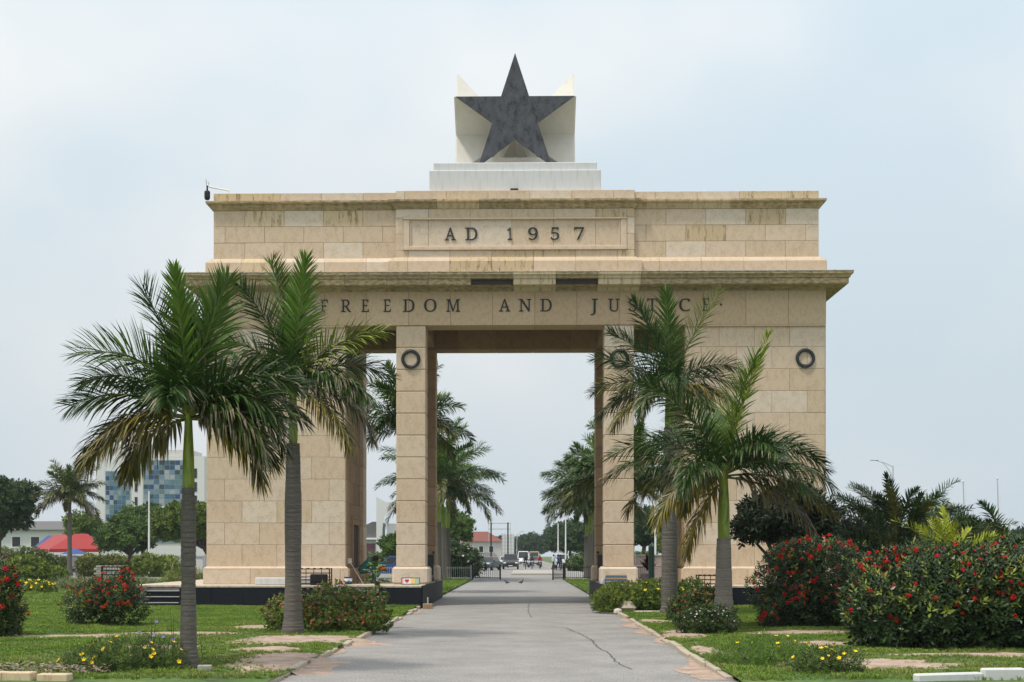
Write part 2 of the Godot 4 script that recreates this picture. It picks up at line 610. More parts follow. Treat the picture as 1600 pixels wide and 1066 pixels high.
func make_gate() -> void:
	var gate := thing("monumental_arch", "huge pale sandstone arch with bronze lettering spanning the driveway", "arch")
	var ch := (SPRING - BASE) / 11.0
	# end piers
	for s in [-1.0, 1.0]:
		var xa := minf(s * 5.65, s * 10.26)
		var xb := maxf(s * 5.65, s * 10.26)
		# core, set behind the faces that carry stones; the recess of the inner side is cut out of it
		var core := MB.new()
		var ci: float = s * 5.79
		var co: float = s * 10.26
		core.box(V(minf(ci, co), TOP, -6.3), V(maxf(ci, co), SPRING, -0.03))
		var pier := part("pier", core.mesh(M.mortar), gate)
		pier.set_surface_override_material(0, M.mortar)
		# outer and rear skins
		part("side_facing", boxmesh(V(minf(co, co + s * 0.03), TOP, -6.32), V(maxf(co, co + s * 0.03), SPRING, -0.02), "stone1"), pier)
		for k in 11:
			var y0 := BASE + ch * k
			var y1 := y0 + ch
			var off := 0.0 if k % 2 == 0 else 0.58
			row("stone", pier, 0, xa, xb, every(1.165, s * 10.26 + off, xa, xb), y0, y1, -0.30, 0.0, "stone")
			# inner side: returns at both ends with a sunk field between
			for z in [[-1.1, -0.31, 5.65], [-6.3, -5.2, 5.65]]:
				var lo := minf(s * z[2], s * 5.80)
				var hi := maxf(s * z[2], s * 5.80)
				row("stone", pier, 2, z[0], z[1], [], y0, y1, lo, hi, "stone" if z[0] < -5.0 else "inner")  # front return takes the shade-darkened tone, rear return the lit one
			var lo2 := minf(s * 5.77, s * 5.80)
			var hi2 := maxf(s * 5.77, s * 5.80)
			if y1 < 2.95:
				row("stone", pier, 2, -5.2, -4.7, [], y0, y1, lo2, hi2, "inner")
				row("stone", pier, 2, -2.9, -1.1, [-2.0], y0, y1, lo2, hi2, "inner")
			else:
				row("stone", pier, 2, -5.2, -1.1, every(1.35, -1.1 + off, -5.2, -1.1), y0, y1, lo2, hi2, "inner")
		# base course
		var base_lo := xa - (0.12 if s > 0 else 0.12)
		row("base_stone", pier, 0, base_lo, xb + 0.12, every(1.5, 0.2, xa, xb), TOP, BASE - 0.07, -0.3, 0.12, "stone", 0.05)
		moulding("base_moulding", pier, [[-0.2, BASE - 0.08], [0.12, BASE - 0.08], [0.12, BASE - 0.05], [0.03, BASE + 0.01], [-0.2, BASE + 0.01]], V(xa, 0, 0), V(xb, 0, 0), V(0, 0, 1), "stone1", 1, 1)
		var inx: float = s * 5.65
		row("base_stone", pier, 2, -6.42, -0.31, [-4.7, -2.9, -1.5], TOP, BASE - 0.07, minf(inx - s * 0.12, s * 5.8), maxf(inx - s * 0.12, s * 5.8), "inner")
		# service door in the sunk field
		var fr := MB.new()
		var fx: float = s * 5.72
		for q in [[V(0, BASE, -2.98), V(0, 2.96, -2.78)], [V(0, BASE, -4.84), V(0, 2.96, -4.64)], [V(0, 2.76, -4.64), V(0, 2.96, -2.98)], [V(0, 2.962, -4.92), V(0, 3.06, -2.70)]]:
			fr.cbox(V(minf(fx, s * 5.83), q[0].y, q[0].z), V(maxf(fx, s * 5.83), q[1].y, q[1].z), 0.015)
		var door := part("door", boxmesh(V(minf(s * 5.785, s * 5.83), TOP + 0.02, -4.64), V(maxf(s * 5.785, s * 5.83), 2.76, -2.98), "door_dark"), pier)
		part("door_surround", fr.mesh(M.inner2), door)
	# columns, two at the front and two at the back
	for zc in [-0.49, -5.81]:
		for s in [-1.0, 1.0]:
			var col := Node3D.new()
			col.name = "column"
			gate.add_child(col, true)
			var xc: float = s * 3.46
			for k in 11:
				var y0 := BASE + ch * k + 0.006
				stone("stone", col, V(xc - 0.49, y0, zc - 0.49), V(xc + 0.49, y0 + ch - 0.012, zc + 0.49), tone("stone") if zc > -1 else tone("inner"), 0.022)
			part("joint_core", boxmesh(V(xc - 0.46, TOP + 0.02, zc - 0.46), V(xc + 0.46, SPRING, zc + 0.46), "mortar"), col)
			stone("base_stone", col, V(xc - 0.62, TOP, zc - 0.62), V(xc + 0.62, BASE, zc + 0.62), tone("stone"), 0.07)
	# frieze beam: front, back and the cross beams that make the coffers
	var fr_j := every(1.397, 0.66, -10.3, 10.3)
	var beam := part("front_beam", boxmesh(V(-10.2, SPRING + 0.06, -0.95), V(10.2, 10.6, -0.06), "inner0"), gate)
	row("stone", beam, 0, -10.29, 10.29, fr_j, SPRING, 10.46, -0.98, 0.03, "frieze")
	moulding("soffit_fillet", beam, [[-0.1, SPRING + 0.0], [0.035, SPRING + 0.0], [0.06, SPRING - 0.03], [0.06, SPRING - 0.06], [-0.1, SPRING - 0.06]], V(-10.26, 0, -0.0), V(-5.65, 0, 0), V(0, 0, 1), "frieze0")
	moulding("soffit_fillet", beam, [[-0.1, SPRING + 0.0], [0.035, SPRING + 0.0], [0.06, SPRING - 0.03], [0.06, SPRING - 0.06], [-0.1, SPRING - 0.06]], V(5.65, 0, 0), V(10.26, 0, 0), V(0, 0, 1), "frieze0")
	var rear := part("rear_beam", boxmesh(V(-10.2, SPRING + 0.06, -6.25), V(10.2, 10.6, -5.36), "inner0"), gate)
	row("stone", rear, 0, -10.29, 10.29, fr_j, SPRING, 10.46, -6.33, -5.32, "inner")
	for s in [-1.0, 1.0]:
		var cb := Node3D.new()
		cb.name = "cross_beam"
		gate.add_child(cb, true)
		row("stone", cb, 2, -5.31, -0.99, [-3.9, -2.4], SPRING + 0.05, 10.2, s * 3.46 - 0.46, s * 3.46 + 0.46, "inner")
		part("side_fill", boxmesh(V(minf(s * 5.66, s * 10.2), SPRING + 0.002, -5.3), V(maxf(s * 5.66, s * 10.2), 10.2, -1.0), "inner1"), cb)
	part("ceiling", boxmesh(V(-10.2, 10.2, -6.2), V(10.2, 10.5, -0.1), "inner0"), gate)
	# main cornice with a metal flashing; two of its front stones have lost their lower half
	var full := [[-0.1, 10.44], [0.06, 10.44], [0.06, 10.5], [0.1, 10.55], [0.58, 10.55], [0.6, 10.57], [0.6, 10.74], [0.645, 10.76], [0.66, 10.81], [0.71, 10.86], [0.73, 10.88], [0.73, 10.95], [-0.1, 11.0]]
	var broken := [[-0.1, 10.44], [0.06, 10.44], [0.06, 10.5], [0.1, 10.55], [0.5, 10.56], [0.47, 10.6], [0.5, 10.66], [0.46, 10.70], [0.49, 10.745], [0.645, 10.76], [0.66, 10.81], [0.71, 10.86], [0.73, 10.88], [0.73, 10.95], [-0.1, 11.0]]
	var cor := part("cornice", boxmesh(V(-10.2, 10.47, -6.2), V(10.2, 10.98, -0.05), "mortar"), gate)
	var cj := [-10.3]
	cj.append_array(every(1.39, -0.05, -10.0, 10.0))
	cj.append(10.3)
	for k in cj.size() - 1:
		var lost: bool = absf(cj[k] + 1.44) < 0.1 or absf(cj[k] - 1.34) < 0.1
		var pale: bool = absf(cj[k] + 0.05) < 0.1 or absf(cj[k] - 2.73) < 0.1
		moulding("cornice_stone", cor, broken if lost else full, V(cj[k] + 0.004, 0, 0), V(cj[k + 1] - 0.004, 0, 0), V(0, 0, 1), "lichen1" if lost else ("stained2" if pale else tone("lichen")), 1.0 if k == 0 else 0.0, 1.0 if k == cj.size() - 2 else 0.0)
		if lost:
			part("exposed_backing", boxmesh(V(cj[k] + 0.02, 10.585, 0.3), V(cj[k + 1] - 0.02, 10.735, 0.515 + R(0, 0.01)), "door_dark"), cor)
	for s in [-1.0, 1.0]:
		var zs := [0.0, -1.5, -3.0, -4.5, -6.3]
		for k in 4:
			moulding("cornice_stone", cor, full, V(s * 10.3, 0, zs[k] - 0.004), V(s * 10.3, 0, zs[k + 1] + 0.004), V(s, 0, 0), tone("lichen"), 1.0 if k == 0 else 0.0, 1.0 if k == 3 else 0.0)
	moulding("cornice_stone", cor, full, V(10.3, 0, -6.3), V(-10.3, 0, -6.3), V(0, 0, -1), "lichen0", 1, 1)
	var fl := part("flashing", boxmesh(V(-11.05, 10.953, 0.5), V(11.05, 10.972, 0.745), "grey_paint"), cor)
	fl.set_surface_override_material(0, M.pale_concrete)
	for k in 20:
		var kn := MB.new()
		kn.lathe(Vector3.ZERO, [[0.05, 0.0], [0.045, 0.035], [0.02, 0.05], [0.0, 0.05]], 8)
		part("flashing_clip", kn.mesh(M.grey_paint), cor, V(-10.45 + k * 1.1, 10.97, 0.62))
	# attic
	var att := part("attic", boxmesh(V(-10.0, 10.98, -6.1), V(10.0, 13.52, -0.2), "mortar"), gate)
	var zf := -0.12
	var plinth := [[-0.1, 10.98], [0.22, 10.98], [0.22, 11.42], [0.19, 11.44], [0.14, 11.5], [0.04, 11.58], [-0.1, 11.58]]
	var plj := every(1.39, 0.62, -10.0, 10.0)
	var segs := [[-10.08, -3.97, zf, 1.0, 0.0], [-3.97, 3.97, 0.0, 1.0, 1.0], [3.97, 10.08, zf, 0.0, 1.0]]
	for sg in segs:
		var js := [sg[0]]
		for j in plj:
			if j > sg[0] + 0.3 and j < sg[1] - 0.3:
				js.append(j)
		js.append(sg[1])
		for k in js.size() - 1:
			moulding("plinth_stone", att, plinth, V(js[k] + 0.004, 0, sg[2]), V(js[k + 1] - 0.004, 0, sg[2]), V(0, 0, 1), tone("stone") if R(0, 1) > 0.12 else tone("stained"), sg[3] if k == 0 else 0.0, sg[4] if k == js.size() - 2 else 0.0)
	for s in [-1.0, 1.0]:
		moulding("plinth_stone", att, plinth, V(s * 10.08, 0, zf), V(s * 10.08, 0, -6.2), V(s, 0, 0), "stone2", 1, 1)
		part("side_facing", boxmesh(V(minf(s * 9.99, s * 10.06), 11.57, -6.18), V(maxf(s * 9.99, s * 10.06), 13.25, zf - 0.26), "stone4"), att)
		for k in 3:
			var y0 := 11.58 + 0.54 * k
			var off := [0.0, 0.66, 0.0][k] as float
			var a: float = -10.08 if s < 0 else 3.97
			row("stone", att, 0, a, a + 6.11, every(1.32, a + 1.05 - off, a, a + 6.11), y0, y0 + 0.54, zf - 0.25, zf, "stone", [0.0, 0.05, 0.28][k])
	# centre of the attic with its sunk panel
	row("stone", att, 0, -3.97, 3.97, every(1.39, 0.62, -3.9, 3.9), 11.58, 11.82, -0.3, 0.0, "stone", 0.2)
	row("stone", att, 0, -3.97, 3.97, every(1.39, -0.1, -3.9, 3.9), 12.90, 13.2, -0.3, 0.0, "stone", 0.25)
	for s in [-1.0, 1.0]:
		row("stone", att, 0, minf(s * 3.97, s * 3.72), maxf(s * 3.97, s * 3.72), [], 11.82, 12.36, -0.3, 0.0, "stone")
		row("stone", att, 0, minf(s * 3.97, s * 3.72), maxf(s * 3.97, s * 3.72), [], 12.36, 12.90, -0.3, 0.0, "stone")
	row("panel_stone", att, 0, -3.72, 3.72, every(1.39, -0.1, -3.7, 3.7), 11.82, 12.90, -0.3, -0.055, "stone")
	var frm := [[-3.72, 3.72, 11.82, 11.95, 0.05], [-3.72, 3.72, 12.84, 12.90, 0.03], [-3.72, -3.50, 11.95, 12.84, 0.0], [3.50, 3.72, 11.95, 12.84, 0.0], [-3.50, -3.44, 11.95, 12.84, -0.03], [3.44, 3.50, 11.95, 12.84, -0.03]]
	for q in frm:
		stone("panel_frame", att, V(q[0] + 0.004, q[2] + 0.003, -0.2), V(q[1] - 0.004, q[3] - 0.003, q[4] + 0.012), "stone1", 0.012)
	# attic cornice and blocking course
	var ac := [[-0.1, 13.2], [0.02, 13.2], [0.05, 13.24], [0.1, 13.3], [0.12, 13.36], [0.2, 13.385], [0.22, 13.42], [0.22, 13.475], [-0.1, 13.5]]
	for sg in segs:
		var js := [sg[0]]
		for j in every(1.39, 0.2, sg[0] + 0.3, sg[1] - 0.3):
			if j > sg[0] + 0.3:
				js.append(j)
		js.append(sg[1])
		for k in js.size() - 1:
			moulding("cornice_stone", att, ac, V(js[k] + 0.003, 0, sg[2]), V(js[k + 1] - 0.003, 0, sg[2]), V(0, 0, 1), tone("lichen") if R(0, 1) < 0.75 else tone("stained"), sg[3] if k == 0 else 0.0, sg[4] if k == js.size() - 2 else 0.0)
		row("blocking_stone", att, 0, sg[0], sg[1], every(1.39, 0.5, sg[0], sg[1]), 13.5, 13.78 + (0.03 if sg[2] == 0.0 else 0.0), sg[2] - 0.5, sg[2] + 0.01, "stone", 0.15)
	for s in [-1.0, 1.0]:
		moulding("cornice_stone", att, ac, V(s * 10.08, 0, zf), V(s * 10.08, 0, -6.2), V(s, 0, 0), "lichen0", 1, 1)
		moulding("cornice_stone", att, ac, V(s * 3.97, 0, 0.0), V(s * 3.97, 0, zf), V(s, 0, 0), "lichen2", 1, 0)
		moulding("plinth_stone", att, plinth, V(s * 3.97, 0, 0.0), V(s * 3.97, 0, zf), V(s, 0, 0), "stone2", 1, 0)
		part("parapet", boxmesh(V(minf(s * 9.6, s * 10.07), 13.49, -6.15), V(maxf(s * 9.6, s * 10.07), 13.77, zf - 0.52), "stone3"), att)
	part("parapet", boxmesh(V(-9.59, 13.49, -6.15), V(9.59, 13.765, -5.7), "stone3"), att)
	# lettering
	var cap := 0.41
	var fz := 0.035
	var txt := [["F", -6.35, 0.24], ["R", -5.62, 0.33], ["E", -4.98, 0.24], ["E", -4.25, 0.24], ["D", -3.53, 0.38], ["O", -2.81, 0.41], ["M", -2.05, 0.46], ["A", -0.34, 0.37], ["N", 0.34, 0.41], ["D", 1.03, 0.38], ["J", 2.63, 0.24], ["U", 3.28, 0.37], ["S", 3.90, 0.25], ["T", 4.55, 0.34], ["I", 5.07, 0.12], ["C", 5.62, 0.36], ["E", 6.32, 0.24]]
	for t in txt:
		letter(gate, t[0], t[1], 9.775, fz, t[2], cap)
	var dot := MB.new()
	dot.tube([V(0, 0, -0.02), V(0, 0, 0.03)], [0.035, 0.035], 10)
	part("letter", dot.mesh(M.letter_bronze), gate, V(6.82, 9.98, fz))
	for t in [["A", -2.15, 0.36], ["D", -1.45, 0.40], ["1", -0.17, 0.17], ["9", 0.60, 0.32], ["5", 1.33, 0.28], ["7", 2.13, 0.33]]:
		letter(gate, t[0], t[1], 12.17, -0.045, t[2], 0.41)
	# wreaths on the piers and columns
	for x in [-9.56, -3.46, 3.46, 9.60]:
		var wb := MB.new()
		var ring := []
		var rad := []
		for k in 49:
			var a := TAU * k / 48.0
			ring.append(V(sin(a) * 0.265, -cos(a) * 0.265, 0.03))
			rad.append(0.043 + 0.006 * (k % 2) + 0.014 * exp(-pow(minf(a, TAU - a) * 2.2, 2)))
		wb.tube(ring, rad, 8, false)
		# overlapping leaves round the ring, and a tie at the foot
		for k in 60:
			var a := TAU * k / 60.0
			var at := V(sin(a) * 0.265, -cos(a) * 0.265, 0.045)
			var tg := V(cos(a), sin(a), 0) * (1.0 if a < PI else -1.0)
			var rd := V(sin(a), -cos(a), 0)
			for q in [-0.6, 0.0, 0.6]:
				wb.leaf(at + rd * q * 0.05, (tg + rd * q * 0.7 + V(0, 0, 0.35)).normalized(), V(0, 0, 1), 0.06, 0.03)
		var wr := part("wreath", wb.mesh(M.wreath_bronze), gate, V(x, 8.2, 0.0))
		part("wreath_tie", boxmesh(V(-0.07, -0.32, 0.03), V(0.07, -0.24, 0.085), "wreath_bronze", 0.015), wr)
	# white pedestal for the star
	var ped := part("pedestal", boxmesh(V(-2.87, 13.5, -6.0), V(2.87, 14.56, -0.28), "white_plaster", 0.02), gate)
	part("pedestal_step", boxmesh(V(-2.74, 14.55, -5.87), V(2.74, 14.85, -0.41), "white_plaster", 0.02), ped)


func letter(gate: Node, ch: String, x: float, y: float, z: float, w: float, cap: float) -> void:
	var t := TextMesh.new()
	var f := SystemFont.new()
	f.font_names = PackedStringArray(["Droid Serif"])
	t.font = f
	t.font_size = 64
	t.text = ch
	t.pixel_size = 0.01
	t.depth = 0.05
	t.curve_step = 1.0
	t.material = M.letter_bronze
	var bb := t.get_aabb()
	var o := part("letter", t, gate)
	var sy: float = cap / 0.459
	if ch in "1957":
		sy = cap / bb.size.y
	var sx := w / bb.size.x
	o.scale = V(sx, sy, 1)
	var mid := bb.position + bb.size * 0.5
	var top := bb.position.y + bb.size.y
	# capitals hang from the cap line, so that round letters and J keep their overshoot
	o.position = V(x - mid.x * sx, y + cap - top * sy + (0.008 if ch == "O" else 0.0), z)


func make_platforms() -> void:
	for s in [-1.0, 1.0]:
		var p := thing("platform", ("black granite clad platform under the left half of the arch" if s < 0 else "black granite clad platform under the right half of the arch, behind the hedge"), "platform")
		# stair notches in the front: from, to
		var notch := [[4.3, 5.6], [10.65, 11.9]]
		var spans := [[2.95, 4.3, 2.17], [4.3, 5.6, 1.36], [5.6, 10.65, 2.17], [10.65, 11.9, 1.36], [11.9, 12.4, 2.17]]
		var core := MB.new()
		for q in spans:
			core.box(V(minf(s * q[0], s * q[1]), 0.0, -8.77), V(maxf(s * q[0], s * q[1]), 0.66, q[2]))
		part("core", core.mesh(M.concrete), p)
		# paving slabs on top
		for q in spans:
			var zs := every(1.1, 0.05, -8.8, q[2] - 0.3)
			zs.append(q[2] + 0.06)
			zs.push_front(-8.8)
			var nx := maxi(1, roundi((q[1] - q[0]) / 1.2))
			for k in zs.size() - 1:
				if zs[k + 1] - zs[k] < 0.1:
					continue
				for j in nx:
					var x0: float = q[0] + (q[1] - q[0]) * j / nx
					var x1: float = q[0] + (q[1] - q[0]) * (j + 1) / nx
					stone("paving_slab", p, V(minf(s * x0, s * x1) + 0.003, 0.66, zs[k] + 0.003), V(maxf(s * x0, s * x1) - 0.003, TOP, zs[k + 1] - 0.003), "paving", 0.006)
		# granite slabs on the faces
		for q in spans:
			if q[2] < 2.0:
				continue
			var nn := maxi(1, roundi((q[1] - q[0]) / 1.0))
			for j in nn:
				var x0: float = q[0] + (q[1] - q[0]) * j / nn
				var x1: float = q[0] + (q[1] - q[0]) * (j + 1) / nn
				stone("granite_slab", p, V(minf(s * x0, s * x1) + 0.003, 0.0, 2.171), V(maxf(s * x0, s * x1) - 0.003, 0.657, 2.215), tone("granite"), 0.004)
		for k in 11:
			var z0 := 2.2 - k
			stone("granite_slab", p, V(minf(s * 2.905, s * 2.949), 0.0, z0 - 0.997), V(maxf(s * 2.905, s * 2.949), 0.70, z0 - 0.003), tone("granite"), 0.004)
		# stairs with pale nosings
		for q in notch:
			for k in 3:
				var zz := 2.2 - 0.28 * k
				var lo := minf(s * q[0], s * q[1]) + 0.004
				var hi := maxf(s * q[0], s * q[1]) - 0.004
				var st := stone("step", p, V(lo, 0.0, 1.365), V(hi, 0.18 * (k + 1) - 0.004, zz), tone("granite"), 0.006)
				var nz := part("nosing", boxmesh(V(lo + 0.02, 0.18 * (k + 1) - 0.02, zz - 0.06), V(hi - 0.02, 0.18 * (k + 1) + 0.008, zz + 0.012), "nosing", 0.004), p)
	# iron railings between the front and back columns
	for s in [-1.0, 1.0]:
		var rl := thing("iron_railing", "black iron railing between the %s columns" % ("left hand" if s < 0 else "right hand"), "railing", V(s * 3.04, TOP, 0), 0, "railings between the columns")
		part("rail", boxmesh(V(-0.02, 0.98, -5.31), V(0.02, 1.02, -0.99), "iron"), rl)
		part("rail", boxmesh(V(-0.02, 0.10, -5.31), V(0.02, 0.14, -0.99), "iron"), rl)
		var bar := boxmesh(V(-0.012, 0.0, -0.012), V(0.012, 0.98, 0.012), "iron")
		for k in 36:
			part("bar", bar, rl, V(0, 0, -1.05 - k * 0.119))
		var finial := MB.new()
		finial.lathe(Vector3.ZERO, [[0.02, 0.0], [0.045, 0.04], [0.03, 0.09], [0.0, 0.1]], 8)
		for z in [-1.1, -5.2]:
			part("finial", finial.mesh(M.iron), rl, V(0, 1.02, z))


func make_star() -> void:
	var cy := 16.63
	var rr := 2.13
	var half := 2.03
	var st := thing("star_sculpture", "big black five pointed star with white facets on top of the arch", "sculpture", V(0, 14.85, -3.14))
	var outline := []
	for k in 10:
		var r := rr if k % 2 == 0 else rr * 0.382
		outline.append(Vector2(sin(TAU * k / 10.0) * r, cos(TAU * k / 10.0) * r))
	var cc := V(0, cy - 14.85, 0)
	part("footing", boxmesh(V(-1.15, 0.0, -1.15), V(1.15, 0.62, 1.15), "cream_plaster"), st)
	for f in 4:
		var b := Basis(Vector3.UP, f * PI / 2)
		var out := b * V(0, 0, 1)
		var ux := b * V(1, 0, 0)
		# each star is the mouth of a hollow-sided pyramid that runs back to the centre of the cube
		var cone := MB.new()
		for k in 10:
			var p0: Vector3 = cc + out * half + ux * outline[k].x + Vector3.UP * outline[k].y
			var j := (k + 1) % 10
			var p1: Vector3 = cc + out * half + ux * outline[j].x + Vector3.UP * outline[j].y
			cone.poly([cc, p0, p1], (p0 + p1) * 0.5 - (cc + out * half))
		var face := MB.new()
		face.prism(outline, cc + out * (half - 0.002), ux, Vector3.UP, out, 0.05)
		if f % 2 == 0:
			part("star_face", face.mesh(M.star_black), st)
		else:
			part("star_face", face.mesh(M.cream_plaster), st)
		part("facets", cone.mesh(M.cream_plaster), st)


# ---------------------------------------------------------------- ground
var hill := FastNoiseLite.new()
var rag := FastNoiseLite.new()
# worn places in the lawn: x, z, half width, half depth
const BARE := [[-9.0, 18.3, 1.7, 0.75], [-6.9, 17.4, 1.5, 0.35], [-3.9, 19.4, 1.7, 1.3], [-3.3, 24.6, 0.9, 2.2], [-5.6, 15.0, 0.8, 0.8], [-6.2, 21.5, 0.9, 0.5], [-4.2, 22.0, 0.7, 0.7], [5.9, 16.6, 1.5, 0.9], [5.6, 20.3, 0.8, 0.7], [5.4, 25.0, 1.5, 0.95], [3.45, 17.6, 0.5, 1.6], [3.5, 12.0, 0.7, 0.8], [3.4, 22.3, 0.35, 1.5], [8.2, 23.2, 2.0, 0.5]]


func ground_y(x: float, z: float) -> float:
	if absf(x) < 3.05:
		return 0.0
	return 0.065 + hill.get_noise_2d(x, z) * 0.05


func bare_edge(k: int, a: float) -> float:
	return 1.0 + 0.5 * rag.get_noise_3d(cos(a) * 2.0, sin(a) * 2.0, k * 11.0) + 0.3 * rag.get_noise_3d(cos(a) * 7.0, sin(a) * 7.0, k * 5.0)


# how deep inside a worn place: below 1 is bare
func bareness(x: float, z: float) -> float:
	var best := 9.0
	for k in BARE.size():
		var dx: float = (x - BARE[k][0]) / BARE[k][2]
		var dz: float = (z - BARE[k][1]) / BARE[k][3]
		var r := sqrt(dx * dx + dz * dz)
		if r < 2.0:
			best = minf(best, r / bare_edge(k, atan2(dz, dx)))
	return best


func make_ground() -> void:
	hill.seed = 3
	hill.frequency = 0.25
	rag.seed = 8
	rag.frequency = 0.5
	var b := MB.new()
	b.poly([V(-900, -0.03, 60), V(900, -0.03, 60), V(900, -0.03, -1200), V(-900, -0.03, -1200)], Vector3.UP)
	setting("ground", b.mesh(M.turf))
	# the driveway and the wide street beyond its gate
	b = MB.new()
	b.poly([V(-3.12, 0, 46), V(3.12, 0, 46), V(3.12, 0, -48), V(-3.12, 0, -48)], Vector3.UP)
	setting("driveway", b.mesh(M.asphalt))
	b = MB.new()
	b.poly([V(-90, 0.004, -48), V(90, 0.004, -48), V(90, 0.004, -84), V(-90, 0.004, -84)], Vector3.UP)
	b.poly([V(-9, 0.004, -84), V(6.2, 0.004, -84), V(6.2, 0.004, -600), V(-9, 0.004, -600)], Vector3.UP)
	setting("street", b.mesh(M.far_asphalt))
	# the lawns either side, gently uneven
	for s in [-1.0, 1.0]:
		b = MB.new()
		var step := 0.6
		var nx := 50
		var nz := 152
		for i in nx:
			for j in nz:
				var x0: float = 3.06 + i * step * (1.0 + i * 0.015)
				var x1: float = 3.06 + (i + 1) * step * (1.0 + (i + 1) * 0.015)
				var z0 := 44.0 - j * step
				var z1 := z0 - step
				var q := []
				for w in [[x0, z0], [x1, z0], [x1, z1], [x0, z1]]:
					q.append(V(s * w[0], ground_y(s * w[0], w[1]), w[1]))
				b.poly(q, Vector3.UP)
		setting("lawn", b.mesh(M.turf))
	# bare reddish soil where people walk
	for k in BARE.size():
		b = MB.new()
		var c: Array = BARE[k]
		var rings := []
		for r in [0.0, 0.35, 0.7, 1.0]:
			var ring := []
			for j in 40:
				var a := TAU * j / 40.0
				var e: float = r * bare_edge(k, a)
				var x: float = c[0] + cos(a) * e * c[2]
				var z: float = c[1] + sin(a) * e * c[3]
				ring.append(V(x, ground_y(x, z) + (0.014 if r < 0.9 else -0.006), z))
			rings.append(ring)
		for r in 3:
			for j in 40:
				var i := (j + 1) % 40
				b.poly([rings[r][j], rings[r][i], rings[r + 1][i], rings[r + 1][j]], Vector3.UP)
		setting("soil_patch", b.mesh(M.soil))
	# soil washed over the edges of the driveway
	for s in [-1.0, 1.0]:
		b = MB.new()
		var last := 0.0
		for k in 150:
			var z := 27.0 - k * 0.2
			var w := clampf(0.10 + 0.5 * rag.get_noise_2d(z * 0.5, s * 40.0) + 0.06 * rag.get_noise_2d(z * 6.0, s * 9.0), 0.0, 0.8) * (1.7 if s > 0 and z > 12.0 else 1.0)
			if k > 0 and (w > 0.0 or last > 0.0):
				b.poly([V(s * 3.11, 0.005, z + 0.2), V(s * 3.11, 0.005, z), V(s * (3.06 - w), 0.005, z), V(s * (3.06 - last), 0.005, z + 0.2)], Vector3.UP)
			last = w
		setting("soil_drift", b.mesh(M.soil))
	# kerb stones, worn and half sunk
	for s in [-1.0, 1.0]:
		var kerb := Node3D.new()
		kerb.name = numbered("kerb")
		kerb.set_meta("kind", "structure")
		add_child(kerb)
		var kz := 28.0
		while kz > 2.6:
			var l := R(0.8, 1.25)
			if R(0, 1) > 0.16:
				var kb := MB.new()
				kb.cbox(V(-0.055, -0.2, -l / 2 + 0.015), V(0.065, R(0.04, 0.085), l / 2 - 0.008), 0.012)
				var o := part("kerb_stone", kb.mesh(M.kerb_stone), kerb, V(s * (3.02 + (0.08 if s < 0 and kz > 22 else 0.0)) + R(-0.03, 0.03), 0, kz - l / 2))
				o.rotation = V(R(-0.012, 0.012), R(-0.02, 0.02), R(-0.05, 0.05))
			kz -= l
	# cracks in the asphalt
	for path in [[V(1.35, 0, 14.9), V(1.5, 0, 16.6), V(1.62, 0, 18.4), V(1.6, 0, 20.2), V(1.72, 0, 22.1), V(1.7, 0, 23.9), V(1.85, 0, 25.4)], [V(-1.6, 0, 18.9), V(-0.7, 0, 18.7), V(0.4, 0, 18.75), V(1.5, 0, 18.6), V(2.4, 0, 18.7)], [V(0.9, 0, 13.2), V(1.25, 0, 13.9), V(1.35, 0, 14.9)], [V(-0.4, 0, 5.0), V(0.8, 0, 5.3), V(2.1, 0, 5.1)], [V(0.5, 0, -3.0), V(0.42, 0, 3.0), V(0.5, 0, 9.0)]]:
		b = MB.new()
		var pts := []
		for k in path.size() - 1:
			for t in 14:
				var p: Vector3 = path[k].lerp(path[k + 1], t / 14.0)
				pts.append(p + V(R(-0.03, 0.03), 0.004, R(-0.02, 0.02)))
		for k in pts.size() - 1:
			var d: Vector3 = (pts[k + 1] - pts[k]).normalized().cross(Vector3.UP) * (0.008 + 0.012 * absf(rag.get_noise_2d(k * 3.0, path[0].x * 9.0)))
			b.poly([pts[k] - d, pts[k] + d, pts[k + 1] + d, pts[k + 1] - d], Vector3.UP)
		setting("road_crack", b.mesh(M.crack))


